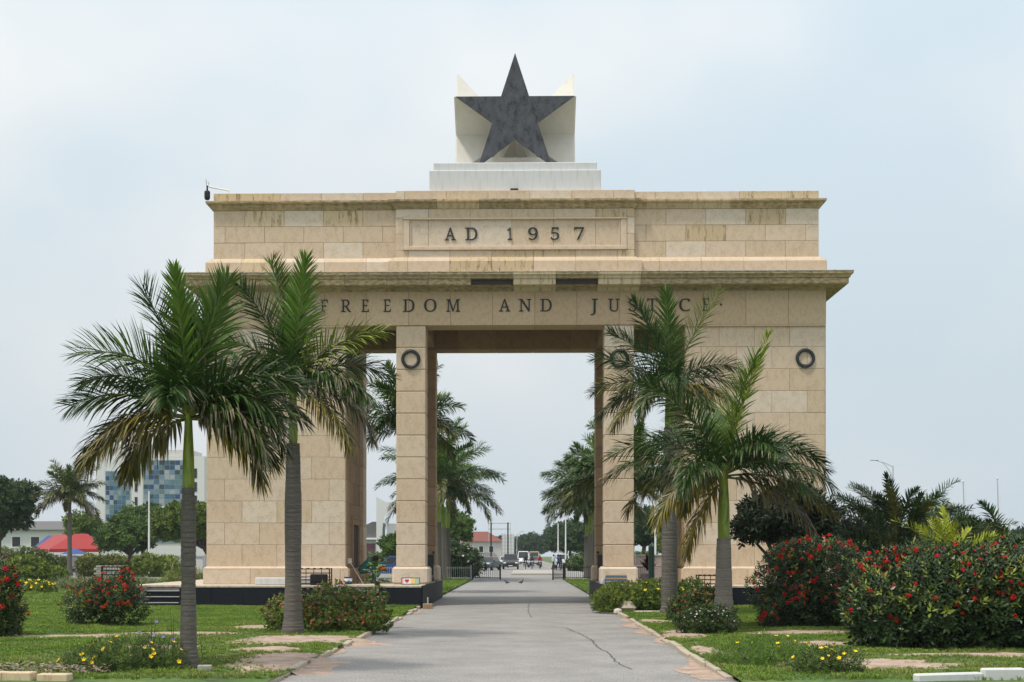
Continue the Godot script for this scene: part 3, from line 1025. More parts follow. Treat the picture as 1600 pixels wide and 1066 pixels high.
func make_grass() -> void:
	# three kinds of tuft, each a few bent blades
	for kind in 3:
		var b := MB.new()
		for k in 13:
			var a := R(0, TAU)
			var o := V(cos(a), 0, sin(a)) * R(0.0, 0.3)
			var out := V(cos(a + R(-0.8, 0.8)), 0, sin(a)) * R(0.15, 0.8)
			var hgt: float = R(0.6, 1.0)
			var w := R(0.025, 0.05)
			var sd := V(-sin(a), 0, cos(a)) * w
			var p1 := o + (Vector3.UP * 0.6 + out * 0.25) * hgt
			var p2 := o + (Vector3.UP * 0.9 + out * 0.85) * hgt
			b.poly([o - sd, o + sd, p1 + sd * 0.7], V(0, 0.6, 1))
			b.poly([o - sd, p1 + sd * 0.7, p1 - sd * 0.7], V(0, 0.6, 1))
			b.poly([p1 - sd * 0.7, p1 + sd * 0.7, p2], V(0, 0.6, 1))
		var mesh := b.mesh(M.grass_blade)
		var where := []
		var cols := []
		var want := 42000
		var tries := 0
		while where.size() < want and tries < want * 4:
			tries += 1
			var far := R(0, 1) < 0.3
			var d := sqrt(R(44.0 * 44.0, 100.0 * 100.0)) if far else sqrt(R(16.5 * 16.5, 46.0 * 46.0))
			var x := R(-0.42, 0.42) * d + 0.2
			if absf(x) < 3.04:
				continue
			var z := 45.7 - d
			if absf(x) < 12.5 and absf(x) > 2.9 and z < 2.25 and z > -8.8:
				continue
			if z < -45.5 or z > 27.75:
				continue
			var q := bareness(x, z)
			if q < 0.5 + R(0.0, 0.55):
				continue
			var patch := hill.get_noise_2d(x * 3.0 + 50.0, z * 3.0)
			var dry := clampf(rag.get_noise_2d(x * 1.2 + 9.0, z * 1.2) * 1.4 + (0.5 if q < 1.5 else 0.0) + (0.3 if d < 23 else -0.1), 0.0, 1.0)
			var s := R(0.05, 0.085) * (1.0 + patch * 0.6) * (1.7 if far else 1.0)
			var t := Transform3D(Basis(Vector3.UP, R(0, TAU)).scaled(V(s * 1.3, s * (0.75 if q < 1.3 else 1.0), s * 1.3)), V(x, ground_y(x, z) - 0.004, z))
			where.append(t)
			var green := Color(0.125, 0.225, 0.026).lerp(Color(0.20, 0.28, 0.04), clampf(patch + 0.5, 0, 1))
			cols.append(jit(green.lerp(Color(0.25, 0.24, 0.085), dry * 0.55), 0.2))
		var g := copies(numbered("grass"), mesh, where, cols, self)
		tag(g, ["short green grass covering the lawns beside the driveway", "fine mown grass blades mixed through the lawns", "coarser grass tufts scattered through the lawns"][kind], "grass")


# ---------------------------------------------------------------- palms
# one pinnate frond. az: 0 = +x, 90 = towards +z; el: rise at the base; bend: how far it curves down; all in degrees
func frond_mesh(az: float, el: float, bend: float, length: float, green: Color, tipc: Color, opts := {}) -> ArrayMesh:
	var b := MB.new()
	var nseg := 22
	var a := deg_to_rad(az)
	var pts := [Vector3.ZERO]
	var dirs := []
	var wob: float = R(-0.25, 0.25)
	for k in nseg:
		var t := (k + 0.5) / nseg
		var e := deg_to_rad(el - bend * pow(t, 1.25))
		var aa := a + wob * t * t
		var d := V(cos(e) * cos(aa), sin(e), cos(e) * sin(aa))
		dirs.append(d)
		pts.append(pts[-1] + d * length / nseg)
	dirs.append(dirs[-1])
	# the rib, thick at its base
	var rr := []
	for k in pts.size():
		rr.append(lerpf(opts.get("rib", 0.03), 0.004, pow(float(k) / nseg, 0.7)))
	b.col = opts.get("ribcol", Color(0.16, 0.18, 0.045))
	b.tube(pts, rr, 5, false)
	var n: int = opts.get("leaflets", 62)
	var lmax: float = opts.get("leaflet", 0.62)
	var wide: float = opts.get("wide", 0.034)
	var vee: float = opts.get("vee", 0.35)
	var limp: float = opts.get("limp", 0.5)
	var start: float = opts.get("start", 0.1)
	for k in n:
		var t := start + (1.0 - start) * (k + 0.5) / n
		var f := t * nseg
		var i := mini(int(f), nseg - 1)
		var p: Vector3 = pts[i].lerp(pts[i + 1], f - i)
		var d: Vector3 = dirs[i]
		var side := d.cross(Vector3.UP)
		if side.length() < 0.15:
			side = V(-sin(a), 0, cos(a))
		side = side.normalized()
		var up := side.cross(d).normalized()
		var prof := minf(1.0, 0.45 + (t - start) * 3.2) * (1.0 - 0.62 * pow(t, 3.0))
		for s in [-1.0, 1.0]:
			var l := lmax * prof * R(0.86, 1.08)
			var sweep: float = lerpf(1.05, 0.38, t) + R(-0.12, 0.12)
			var v: float = (vee * 1.5 + 0.25) * R(0.6, 1.3) if k % 2 == 0 else R(-0.45, 0.15)
			var dir: Vector3 = (d * cos(sweep) + side * s * sin(sweep) * cos(v) + up * sin(v)).normalized()
			var nrm: Vector3 = (up - dir * up.dot(dir)).normalized()
			var across: Vector3 = dir.cross(nrm).normalized()
			across = across.rotated(dir, R(-0.5, 0.5))
			var gr := jit(green, 0.22)
			var dead: bool = R(0, 1) < opts.get("dead", 0.0)
			if dead:
				gr = jit(Color(0.20, 0.165, 0.11), 0.25)
			var tc: Color = tipc if R(0, 1) < opts.get("tips", 0.25) or dead else gr
			# four stations along the blade, sagging with its weight
			var st := [p]
			var cur := dir
			var sag := limp * R(0.5, 1.5) * l
			for j in 3:
				cur = (cur + Vector3.DOWN * sag * [0.25, 0.75, 1.1][j]).normalized()
				st.append(st[-1] + cur * l / 3.0)
			var hw := wide * 0.5 * R(0.8, 1.2)
			var nn: Vector3 = across.cross(dir).normalized()
			if nn.y < 0:
				nn = -nn
			b.col = gr
			b.poly([st[0] - across * hw * 0.5, st[0] + across * hw * 0.5, st[1] + across * hw], nn)
			b.poly([st[0] - across * hw * 0.5, st[1] + across * hw, st[1] - across * hw], nn)
			b.poly([st[1] - across * hw, st[1] + across * hw, st[2] + across * hw * 0.8], nn)
			b.poly([st[1] - across * hw, st[2] + across * hw * 0.8, st[2] - across * hw * 0.8], nn)
			b.col = tc
			b.poly([st[2] - across * hw * 0.8, st[2] + across * hw * 0.8, st[3]], nn)
	return b.mesh(M.frond)


const GREEN := Color(0.048, 0.092, 0.022)
const BRIGHT := Color(0.115, 0.2, 0.03)
const LIME := Color(0.30, 0.38, 0.03)
const OLIVE := Color(0.11, 0.115, 0.028)
const YELLOW := Color(0.27, 0.21, 0.025)
const DRY := Color(0.20, 0.165, 0.11)
const DARKG := Color(0.03, 0.06, 0.022)


# a royal palm: ringed grey trunk, green crownshaft and fronds given as [az, el, bend, length, colour, options]
func palm(label: String, at: Vector3, trunk: Array, shaft: Array, fronds: Array, pale := false, group := "palms lining the driveway") -> Node3D:
	var t := thing("palm_tree", label, "palm tree", at, 0.0, group)
	var b := MB.new()
	# leaf scars: a small step every few centimetres, deeper at uneven intervals
	var prof := []
	var y: float = trunk[0][1] - 0.1
	var top: float = trunk[-1][1]
	while y < top:
		var r: float = trunk[0][0]
		for k in trunk.size() - 1:
			if y >= trunk[k][1]:
				r = lerpf(trunk[k][0], trunk[k + 1][0], smoothstep(0.0, 1.0, clampf((y - trunk[k][1]) / (trunk[k + 1][1] - trunk[k][1]), 0, 1)))
		var g := R(0.05, 0.11)
		prof.append([r + R(-0.002, 0.003), y])
		prof.append([r + R(-0.002, 0.003), minf(y + g * 0.82, top)])
		prof.append([r - R(0.004, 0.011), minf(y + g * 0.9, top)])
		y += g
	prof.append([trunk[-1][0], top])
	prof.append([shaft[0][0] * 0.9, top + 0.01])
	b.lathe(Vector3.ZERO, prof, 18)
	part("trunk", b.mesh(M.palm_bark_pale if pale else M.palm_bark), t)
	if shaft.size() > 1:
		var c := MB.new()
		c.lathe(Vector3.ZERO, shaft, 16)
		part("crownshaft", c.mesh(M.crownshaft), t)
	var crown: float = shaft[-1][1]
	for f in fronds:
		var o: Dictionary = f[5] if f.size() > 5 else {}
		var tip: Color = o.get("tip", YELLOW if f[4] == OLIVE or f[4] == YELLOW else DRY)
		var m := frond_mesh(f[0], f[1], f[2], f[3], f[4], tip, o)
		part("frond", m, t, V(0, crown - 0.12 + minf(0.1, f[1] * 0.0015), 0))
	return t


# a full crown with no frond picked out: n fronds in a spiral, young ones upright
func crown_of(n: int, length: float, o: Dictionary, lean := 0.0) -> Array:
	var out := []
	for k in n:
		var age := (k + 0.5) / n
		var az := k * 137.5 + R(-12, 12) + lean
		var col := BRIGHT.lerp(GREEN, minf(1.0, age * 1.6)) if age < 0.8 else GREEN.lerp(OLIVE, 0.7)
		var oo := o.duplicate()
		oo["vee"] = 0.5 - age * 0.3
		oo["dead"] = 0.12 if age > 0.8 else 0.02
		out.append([az, lerpf(84.0, 8.0, pow(age, 0.8)) + R(-6, 6), lerpf(28.0, 88.0, age) + R(-8, 8), length * R(0.85, 1.05), jit(col, 0.12), oo])
	return out


func make_palms() -> void:
	var near := {"leaflets": 96, "leaflet": 0.78, "wide": 0.036, "rib": 0.03, "tips": 0.2}
	var limp := near.merged({"limp": 0.95, "vee": 0.15, "tips": 0.5, "dead": 0.12}, true)
	var stiff := near.merged({"limp": 0.22, "vee": 0.5, "tips": 0.12}, true)
	var ragged := near.merged({"limp": 1.2, "vee": 0.1, "tips": 0.8, "dead": 0.35}, true)
	# nearest on the left
	palm("slender grey palm nearest on the left, small grey block at its foot", V(-4.63, 0.05, 25.8), [[0.165, 0.0], [0.12, 0.35], [0.105, 1.2], [0.112, 2.0], [0.088, 2.62]], [[0.086, 2.60], [0.088, 2.75], [0.08, 3.1], [0.062, 3.45], [0.05, 3.75]], [
		[178, 62, 78, 1.94, BRIGHT.lerp(GREEN, 0.35), stiff], [192, 46, 66, 1.89, GREEN, near], [165, 30, 62, 1.72, GREEN, near],
		[186, 12, 74, 1.81, OLIVE, limp], [152, 6, 78, 1.75, YELLOW.lerp(OLIVE, 0.5), limp], [205, -4, 66, 1.46, OLIVE, ragged],
		[100, 82, 16, 2.02, BRIGHT, stiff.merged({"leaflet": 0.55}, true)], [20, 78, 20, 1.98, BRIGHT.lerp(GREEN, 0.4), stiff], [170, 80, 24, 1.89, GREEN, stiff], [300, 74, 26, 1.89, BRIGHT.lerp(GREEN, 0.5), stiff], [255, 80, 22, 1.72, GREEN, stiff],
		[2, 50, 84, 1.81, GREEN, near], [28, 20, 100, 1.65, GREEN.lerp(OLIVE, 0.3), limp], [350, 28, 108, 1.7, GREEN, limp], [20, 34, 92, 1.72, GREEN, near], [345, 40, 96, 1.89, GREEN.lerp(OLIVE, 0.4), limp], [12, -2, 86, 1.59, OLIVE, ragged],
		[90, 40, 84, 1.55, GREEN, near], [270, 44, 70, 1.72, GREEN, near], [235, 40, 70, 1.81, GREEN, near], [318, 12, 80, 1.63, OLIVE, limp]])
	# second on the left
	palm("grey ringed palm rising out of the flowering shrub on the left", V(-4.45, 0.05, 17.7), [[0.24, 0.0], [0.19, 0.4], [0.165, 1.2], [0.175, 2.6], [0.15, 3.4], [0.135, 3.92]], [[0.085, 3.9], [0.095, 4.05], [0.088, 4.5], [0.07, 4.9], [0.055, 5.15]], [
		[200, 84, 12, 2.61, BRIGHT.lerp(GREEN, 0.25), stiff], [60, 80, 18, 2.52, BRIGHT, stiff], [280, 76, 22, 2.43, GREEN, stiff], [150, 72, 30, 2.25, GREEN, stiff],
		[8, 52, 50, 2.21, BRIGHT.lerp(YELLOW, 0.3), near.merged({"tip": LIME, "tips": 0.7}, true)], [352, 38, 72, 2.16, GREEN, near], [25, 24, 80, 2.07, GREEN, limp], [5, 4, 84, 2.16, GREEN.lerp(OLIVE, 0.5), ragged], [30, -12, 70, 1.98, OLIVE, ragged],
		[178, 54, 60, 2.07, GREEN, near], [195, 40, 74, 2.07, BRIGHT.lerp(GREEN, 0.5), near], [165, 24, 84, 1.98, GREEN, limp], [190, 4, 90, 1.89, OLIVE, ragged], [145, 0, 86, 1.80, GREEN.lerp(OLIVE, 0.4), limp],
		[95, 36, 84, 1.89, GREEN, near], [270, 40, 70, 1.98, GREEN, near], [310, 30, 80, 1.98, GREEN, near], [235, 26, 80, 1.98, OLIVE, limp]])
	# nearest on the right
	palm("stout pale grey palm on the right with one upright lime frond", V(4.58, 0.05, 15.9), [[0.27, 0.0], [0.225, 0.25], [0.185, 0.9], [0.165, 1.6], [0.15, 2.0]], [[0.125, 1.98], [0.132, 2.2], [0.125, 2.7], [0.10, 3.1], [0.08, 3.45]], [
		[10, 76, 10, 3.15, LIME, stiff.merged({"limp": 0.1, "vee": 0.35, "leaflet": 0.52, "wide": 0.055, "tips": 0.1, "tip": LIME, "ribcol": Color(0.3, 0.34, 0.05)}, true)], [30, 80, 14, 2.6, BRIGHT, stiff],
		[176, 68, 52, 2.75, BRIGHT.lerp(GREEN, 0.5), near], [160, 62, 40, 2.9, GREEN, near], [188, 44, 78, 2.7, GREEN, near], [172, 26, 62, 2.7, GREEN, limp], [200, 16, 80, 2.5, OLIVE, limp], [150, 6, 84, 2.3, OLIVE, ragged],
		[2, 44, 96, 2.5, GREEN, near], [340, 50, 90, 2.5, GREEN, near], [18, 26, 76, 2.5, GREEN.lerp(OLIVE, 0.3), limp], [6, 8, 62, 2.6, OLIVE, ragged], [40, 30, 96, 2.3, GREEN, near], [352, -4, 60, 2.4, DRY, ragged],
		[158, -44, 40, 1.9, YELLOW, ragged], [60, 48, 88, 2.2, GREEN, near], [125, 30, 96, 2.2, GREEN, near],
		[270, 60, 60, 2.4, GREEN, near], [235, 52, 70, 2.5, GREEN, near], [305, 44, 80, 2.4, GREEN, near], [250, 16, 84, 2.2, OLIVE, ragged]], true)
	# second on the right
	palm("darker grey palm on the right standing beside the clipped hedge", V(4.23, 0.05, 8.3), [[0.27, 0.0], [0.225, 0.3], [0.215, 1.5], [0.20, 3.0], [0.17, 4.6], [0.15, 5.1]], [[0.125, 5.08], [0.13, 5.3], [0.115, 5.8], [0.08, 6.2]], [
		[150, 74, 30, 2.6, GREEN, stiff], [20, 68, 16, 2.9, BRIGHT.lerp(YELLOW, 0.25), stiff], [170, 58, 40, 2.3, GREEN, near], [100, 80, 16, 2.6, BRIGHT.lerp(GREEN, 0.5), stiff],
		[182, 42, 44, 2.25, GREEN, near], [170, 22, 58, 2.3, OLIVE.lerp(GREEN, 0.4), near], [190, 6, 60, 2.2, GREEN, limp], [160, -6, 60, 2.1, OLIVE, limp],
		[0, 46, 66, 2.1, GREEN, near], [345, 34, 74, 2.2, GREEN, near], [15, 18, 84, 2.1, OLIVE, ragged], [30, 0, 80, 2.0, GREEN, limp],
		[90, 36, 84, 2.0, GREEN, near], [120, 16, 92, 2.1, GREEN, limp], [270, 44, 70, 2.2, GREEN, near], [230, 30, 76, 2.2, GREEN, near], [310, 26, 80, 2.1, GREEN, near]])
	# the rows go on behind the arch
	var far := {"leaflets": 74, "leaflet": 0.95, "wide": 0.075, "rib": 0.035, "tips": 0.1, "limp": 0.6}
	var n := 0
	for q in [[-4.75, -15.5, 7.3], [-5.0, -41.0, 6.2], [-5.0, -45.4, 5.6], [-4.95, -50.8, 5.9], [5.0, -15.0, 5.0], [5.0, -26.0, 5.2], [5.05, -38.0, 5.6], [5.0, -43.0, 5.4], [4.95, -48.5, 5.2], [5.0, -54.5, 5.0]]:
		var side := "left" if q[0] < 0 else "right"
		var h: float = q[2]
		var which: String = ["first", "second", "third", "fourth", "first", "second", "third", "fourth", "fifth", "sixth"][n]
		palm("%s palm of the %s row seen behind the arch" % [which, side], V(q[0], 0.03, q[1]), [[0.27, 0.0], [0.22, 0.5], [0.2, h * 0.4], [0.17, h * 0.6]], [[0.14, h * 0.595], [0.15, h * 0.65], [0.12, h * 0.88], [0.07, h]], crown_of(20, 3.2 if q[1] > -30.0 else (4.5 if q[0] < 0 else 3.9), far, n * 40.0), n % 2 == 0)
		n += 1


# ---------------------------------------------------------------- shrubs, hedges and trees
# a sprig: leaves set round a short shoot along +y; unit size
func sprig(n: int, lw: float, spread: float, sd: int, m: String, whorl := false) -> ArrayMesh:
	var key := "sprig %d %.2f %.2f %d %s" % [n, lw, spread, sd, m]
	if meshes.has(key):
		return meshes[key]
	var keep := rng.state
	rng.seed = sd
	var b := MB.new()
	for k in n:
		var a := k * 2.4 + R(-0.4, 0.4)
		var t := float(k) / n
		var e := lerpf(spread, 1.15, t)
		var d := V(cos(a) * cos(e), sin(e), sin(a) * cos(e))
		var g := R(0.75, 1.15)
		b.col = Color(g * R(0.95, 1.1), g, g * R(0.85, 1.05))
		b.leaf(V(0, (t - 0.4) * (0.1 if whorl else 0.9), 0) + V(cos(a), 0, sin(a)) * 0.05, d, (Vector3.UP * 1.0 - d * d.y).normalized() if absf(d.y) < 0.98 else V(1, 0, 0), R(0.75, 1.1), lw * R(0.8, 1.15))
	meshes[key] = b.mesh(M[m])
	rng.state = keep
	return meshes[key]


func towards(d: Vector3) -> Basis:
	var y := d.normalized()
	var x := y.cross(Vector3.RIGHT if absf(y.x) < 0.8 else Vector3.FORWARD).normalized()
	var z := x.cross(y)
	return Basis(x, y, z) * Basis(Vector3.UP, R(0, TAU))


# leaves over domed lobes; lobes: [centre, radii]. Returns the transforms and colours of the sprigs
func leaf_cover(lobes: Array, n: int, size: float, cols: Array, deep := 0.45, rough := 0.25, young := 0.12) -> Array:
	var where := []
	var tints := []
	var area := 0.0
	for l in lobes:
		area += l[1].x * l[1].y + l[1].x * l[1].z
	for l in lobes:
		var c: Vector3 = l[0]
		var r: Vector3 = l[1]
		var m := int(n * (r.x * r.y + r.x * r.z) / area)
		for k in m:
			var u := R(-0.85, 1.0)
			var a := R(0, TAU)
			var q := sqrt(1.0 - u * u)
			var d := V(q * cos(a), u, q * sin(a))
			var lump := 1.0 + rough * rag.get_noise_3d(d.x * 3.0 + c.x * 5.0, d.y * 3.0, d.z * 3.0 + c.z * 5.0) * 1.6
			var inward := pow(R(0, 1), 2.2) * deep
			var p := c + d * r * lump * (1.0 - inward)
			if p.y < 0.03:
				p.y = R(0.03, 0.12)
			var dir := (d * 0.8 + Vector3.UP * 0.55 + V(R(-0.6, 0.6), R(-0.4, 0.5), R(-0.6, 0.6))).normalized()
			var s := size * R(0.75, 1.25)
			where.append(Transform3D(towards(dir).scaled(V(s, s, s)), p))
			var col: Color = cols[rng.randi_range(0, cols.size() - 2)]
			if inward < 0.12 and R(0, 1) < young and d.y > -0.1:
				col = cols[-1]
			tints.append(jit(col, 0.34))
	return [where, tints]


# a few woody stems from the ground into the leaves
func stems_mesh(lobes: Array, n: int, r: float) -> ArrayMesh:
	var b := MB.new()
	for k in n:
		var l: Array = lobes[k % lobes.size()]
		var foot := V(l[0].x * 0.6 + R(-0.15, 0.15), -0.05, l[0].z * 0.6 + R(-0.15, 0.15))
		var end: Vector3 = l[0] + l[1] * V(R(-0.6, 0.6), R(0.2, 0.75), R(-0.6, 0.6))
		var mid := foot.lerp(end, 0.5) + V(R(-0.1, 0.1), 0.05, R(-0.1, 0.1))
		b.tube([foot, mid, end], [r, r * 0.7, r * 0.3], 5)
	return b.mesh(M.bark)


# flower heads sitting on the outside of the lobes, each a part of its own
func bloom(kind: String) -> ArrayMesh:
	if meshes.has("bloom " + kind):
		return meshes["bloom " + kind]
	var keep := rng.state
	rng.seed = hash(kind)
	var b := MB.new()
	if kind == "red" or kind == "orange" or kind == "pink":
		# a domed head of small four-petalled flowers
		var base: Color = {"red": Color(0.55, 0.012, 0.012), "orange": Color(0.58, 0.07, 0.015), "pink": Color(0.66, 0.25, 0.17)}[kind]
		for k in 20:
			var u := R(0.05, 1.0)
			var a := R(0, TAU)
			var q := sqrt(1.0 - u * u)
			var d := V(q * cos(a), u, q * sin(a))
			b.col = jit(base, 0.25)
			var x := d.cross(Vector3.RIGHT if absf(d.x) < 0.8 else Vector3.UP).normalized()
			for j in 3:
				b.leaf(d * 0.7, (x.rotated(d, j * TAU / 3 + k) + d * 0.45).normalized(), d, 0.55, 0.4)
	elif kind == "yellow":
		# a trumpet of five broad petals
		for j in 5:
			var a := j * TAU / 5
			b.col = jit(Color(0.78, 0.53, 0.015), 0.1)
			b.leaf(Vector3.ZERO, V(cos(a), 0.45, sin(a)).normalized(), Vector3.UP, 1.0, 0.8, -0.12)
		b.col = Color(0.55, 0.28, 0.01)
		b.tube([V(0, -0.6, 0), V(0, 0.05, 0)], [0.1, 0.22], 6)
	else:
		var base2: Color = {"purple": Color(0.30, 0.22, 0.55), "white": Color(0.62, 0.52, 0.55)}[kind]
		for j in 5:
			var a := j * TAU / 5
			b.col = jit(base2, 0.15)
			b.leaf(Vector3.ZERO, V(cos(a), 0.3, sin(a)).normalized(), Vector3.UP, 1.0, 0.8, -0.1)
	meshes["bloom " + kind] = b.mesh(M.petal)
	rng.state = keep
	return meshes["bloom " + kind]


func add_blooms(t: Node, lobes: Array, n: int, kinds: Array, size: float, low := -0.1, out := 1.0, facing := 0.3) -> void:
	for k in n:
		var l: Array = lobes[rng.randi_range(0, lobes.size() - 1)]
		var u := R(low, 1.0)
		var a := R(0, TAU)
		if R(0, 1) < facing:
			a = R(0.15, PI - 0.15)
		var q := sqrt(1.0 - u * u)
		var d := V(q * cos(a), u, q * sin(a))
		var lump := 1.0 + 0.25 * rag.get_noise_3d(d.x * 3.0 + l[0].x * 5.0, d.y * 3.0, d.z * 3.0 + l[0].z * 5.0) * 1.6
		var o := part("flower_head" if kinds[0] != "yellow" else "flower", bloom(kinds[rng.randi_range(0, kinds.size() - 1)]), t, l[0] + d * l[1] * lump * out * R(0.97, 1.06))
		var s := size * R(0.7, 1.2)
		o.basis = towards((d + Vector3.UP * 0.4).normalized()).scaled(V(s, s, s))


func shrub(called: String, label: String, cat: String, at: Vector3, lobes: Array, n: int, size: float, leaf: Array, cols: Array, opts := {}) -> Node3D:
	var t := thing(called, label, cat, at, 0.0, opts.get("group", ""))
	part("stems", stems_mesh(lobes, opts.get("stems", 7), opts.get("stem", 0.018)), t)
	var cover := leaf_cover(lobes, n, size, cols, opts.get("deep", 0.45), opts.get("rough", 0.25), opts.get("young", 0.12))
	copies("foliage", sprig(leaf[0], leaf[1], leaf[2], leaf[3], leaf[4]), cover[0], cover[1], t)
	if opts.has("blooms"):
		add_blooms(t, lobes, opts.blooms[0], opts.blooms[1], opts.blooms[2], opts.get("low", -0.1), opts.get("out", 1.0), opts.get("facing", 0.3))
	return t


# trunk, limbs and a crown of leaf clumps; blobs: [centre, radius]
func tree(called: String, label: String, at: Vector3, trunk: Array, radii: Array, blobs: Array, n: int, size: float, cols: Array, opts := {}) -> Node3D:
	var t := thing(called, label, "tree", at, 0.0, opts.get("group", ""))
	var b := MB.new()
	b.tube(trunk, radii, 8)
	part("trunk", b.mesh(M.bark), t)
	b = MB.new()
	var k0: Vector3 = trunk[-1]
	for q in blobs:
		var mid: Vector3 = k0.lerp(q[0], 0.55) + V(R(-0.3, 0.3), R(-0.1, 0.3), R(-0.3, 0.3))
		b.tube([k0 - V(0, 0.3, 0), mid, q[0]], [radii[-1] * 0.6, radii[-1] * 0.4, 0.03], 6)
	part("limbs", b.mesh(M.bark), t)
	var where := []
	var tints := []
	var total := 0.0
	for q in blobs:
		total += q[1] * q[1]
	for q in blobs:
		var m := int(n * q[1] * q[1] / total)
		var shade: float = R(0.85, 1.15)
		for j in m:
			var u := R(-0.75, 1.0)
			var a := R(0, TAU)
			var w := sqrt(1.0 - u * u)
			var d := V(w * cos(a), u * 0.8, w * sin(a))
			var lump := 1.0 + 0.5 * rag.get_noise_3d(d.x * 4.0 + q[0].x * 3.0, d.y * 4.0 + q[0].y, d.z * 4.0 + q[0].z * 3.0)
			var p: Vector3 = q[0] + d * q[1] * lump * (1.0 - pow(R(0, 1), 1.8) * 0.5)
			var s := size * R(0.7, 1.3)
			where.append(Transform3D(towards((d + V(R(-0.7, 0.7), R(-0.2, 0.8), R(-0.7, 0.7))).normalized()).scaled(V(s, s, s)), p))
			var col: Color = cols[rng.randi_range(0, cols.size() - 1)]
			tints.append(jit(Color(col.r * shade, col.g * shade, col.b * shade), 0.2))
	copies("crown", sprig(9, opts.get("lw", 0.5), 0.1, 77, "foliage"), where, tints, t)
	return t


# blobs filling an ellipsoid crown
func blobs_in(c: Vector3, r: Vector3, n: int, br: float) -> Array:
	var out := []
	for k in n:
		var u := 1.0 - 1.7 * (k + 0.5) / n
		var a := k * 2.4 + R(-0.3, 0.3)
		var w := sqrt(maxf(0.0, 1.0 - u * u))
		out.append([c + V(w * cos(a), u, w * sin(a)) * r * R(0.55, 0.85), br * R(0.75, 1.2)])
	return out


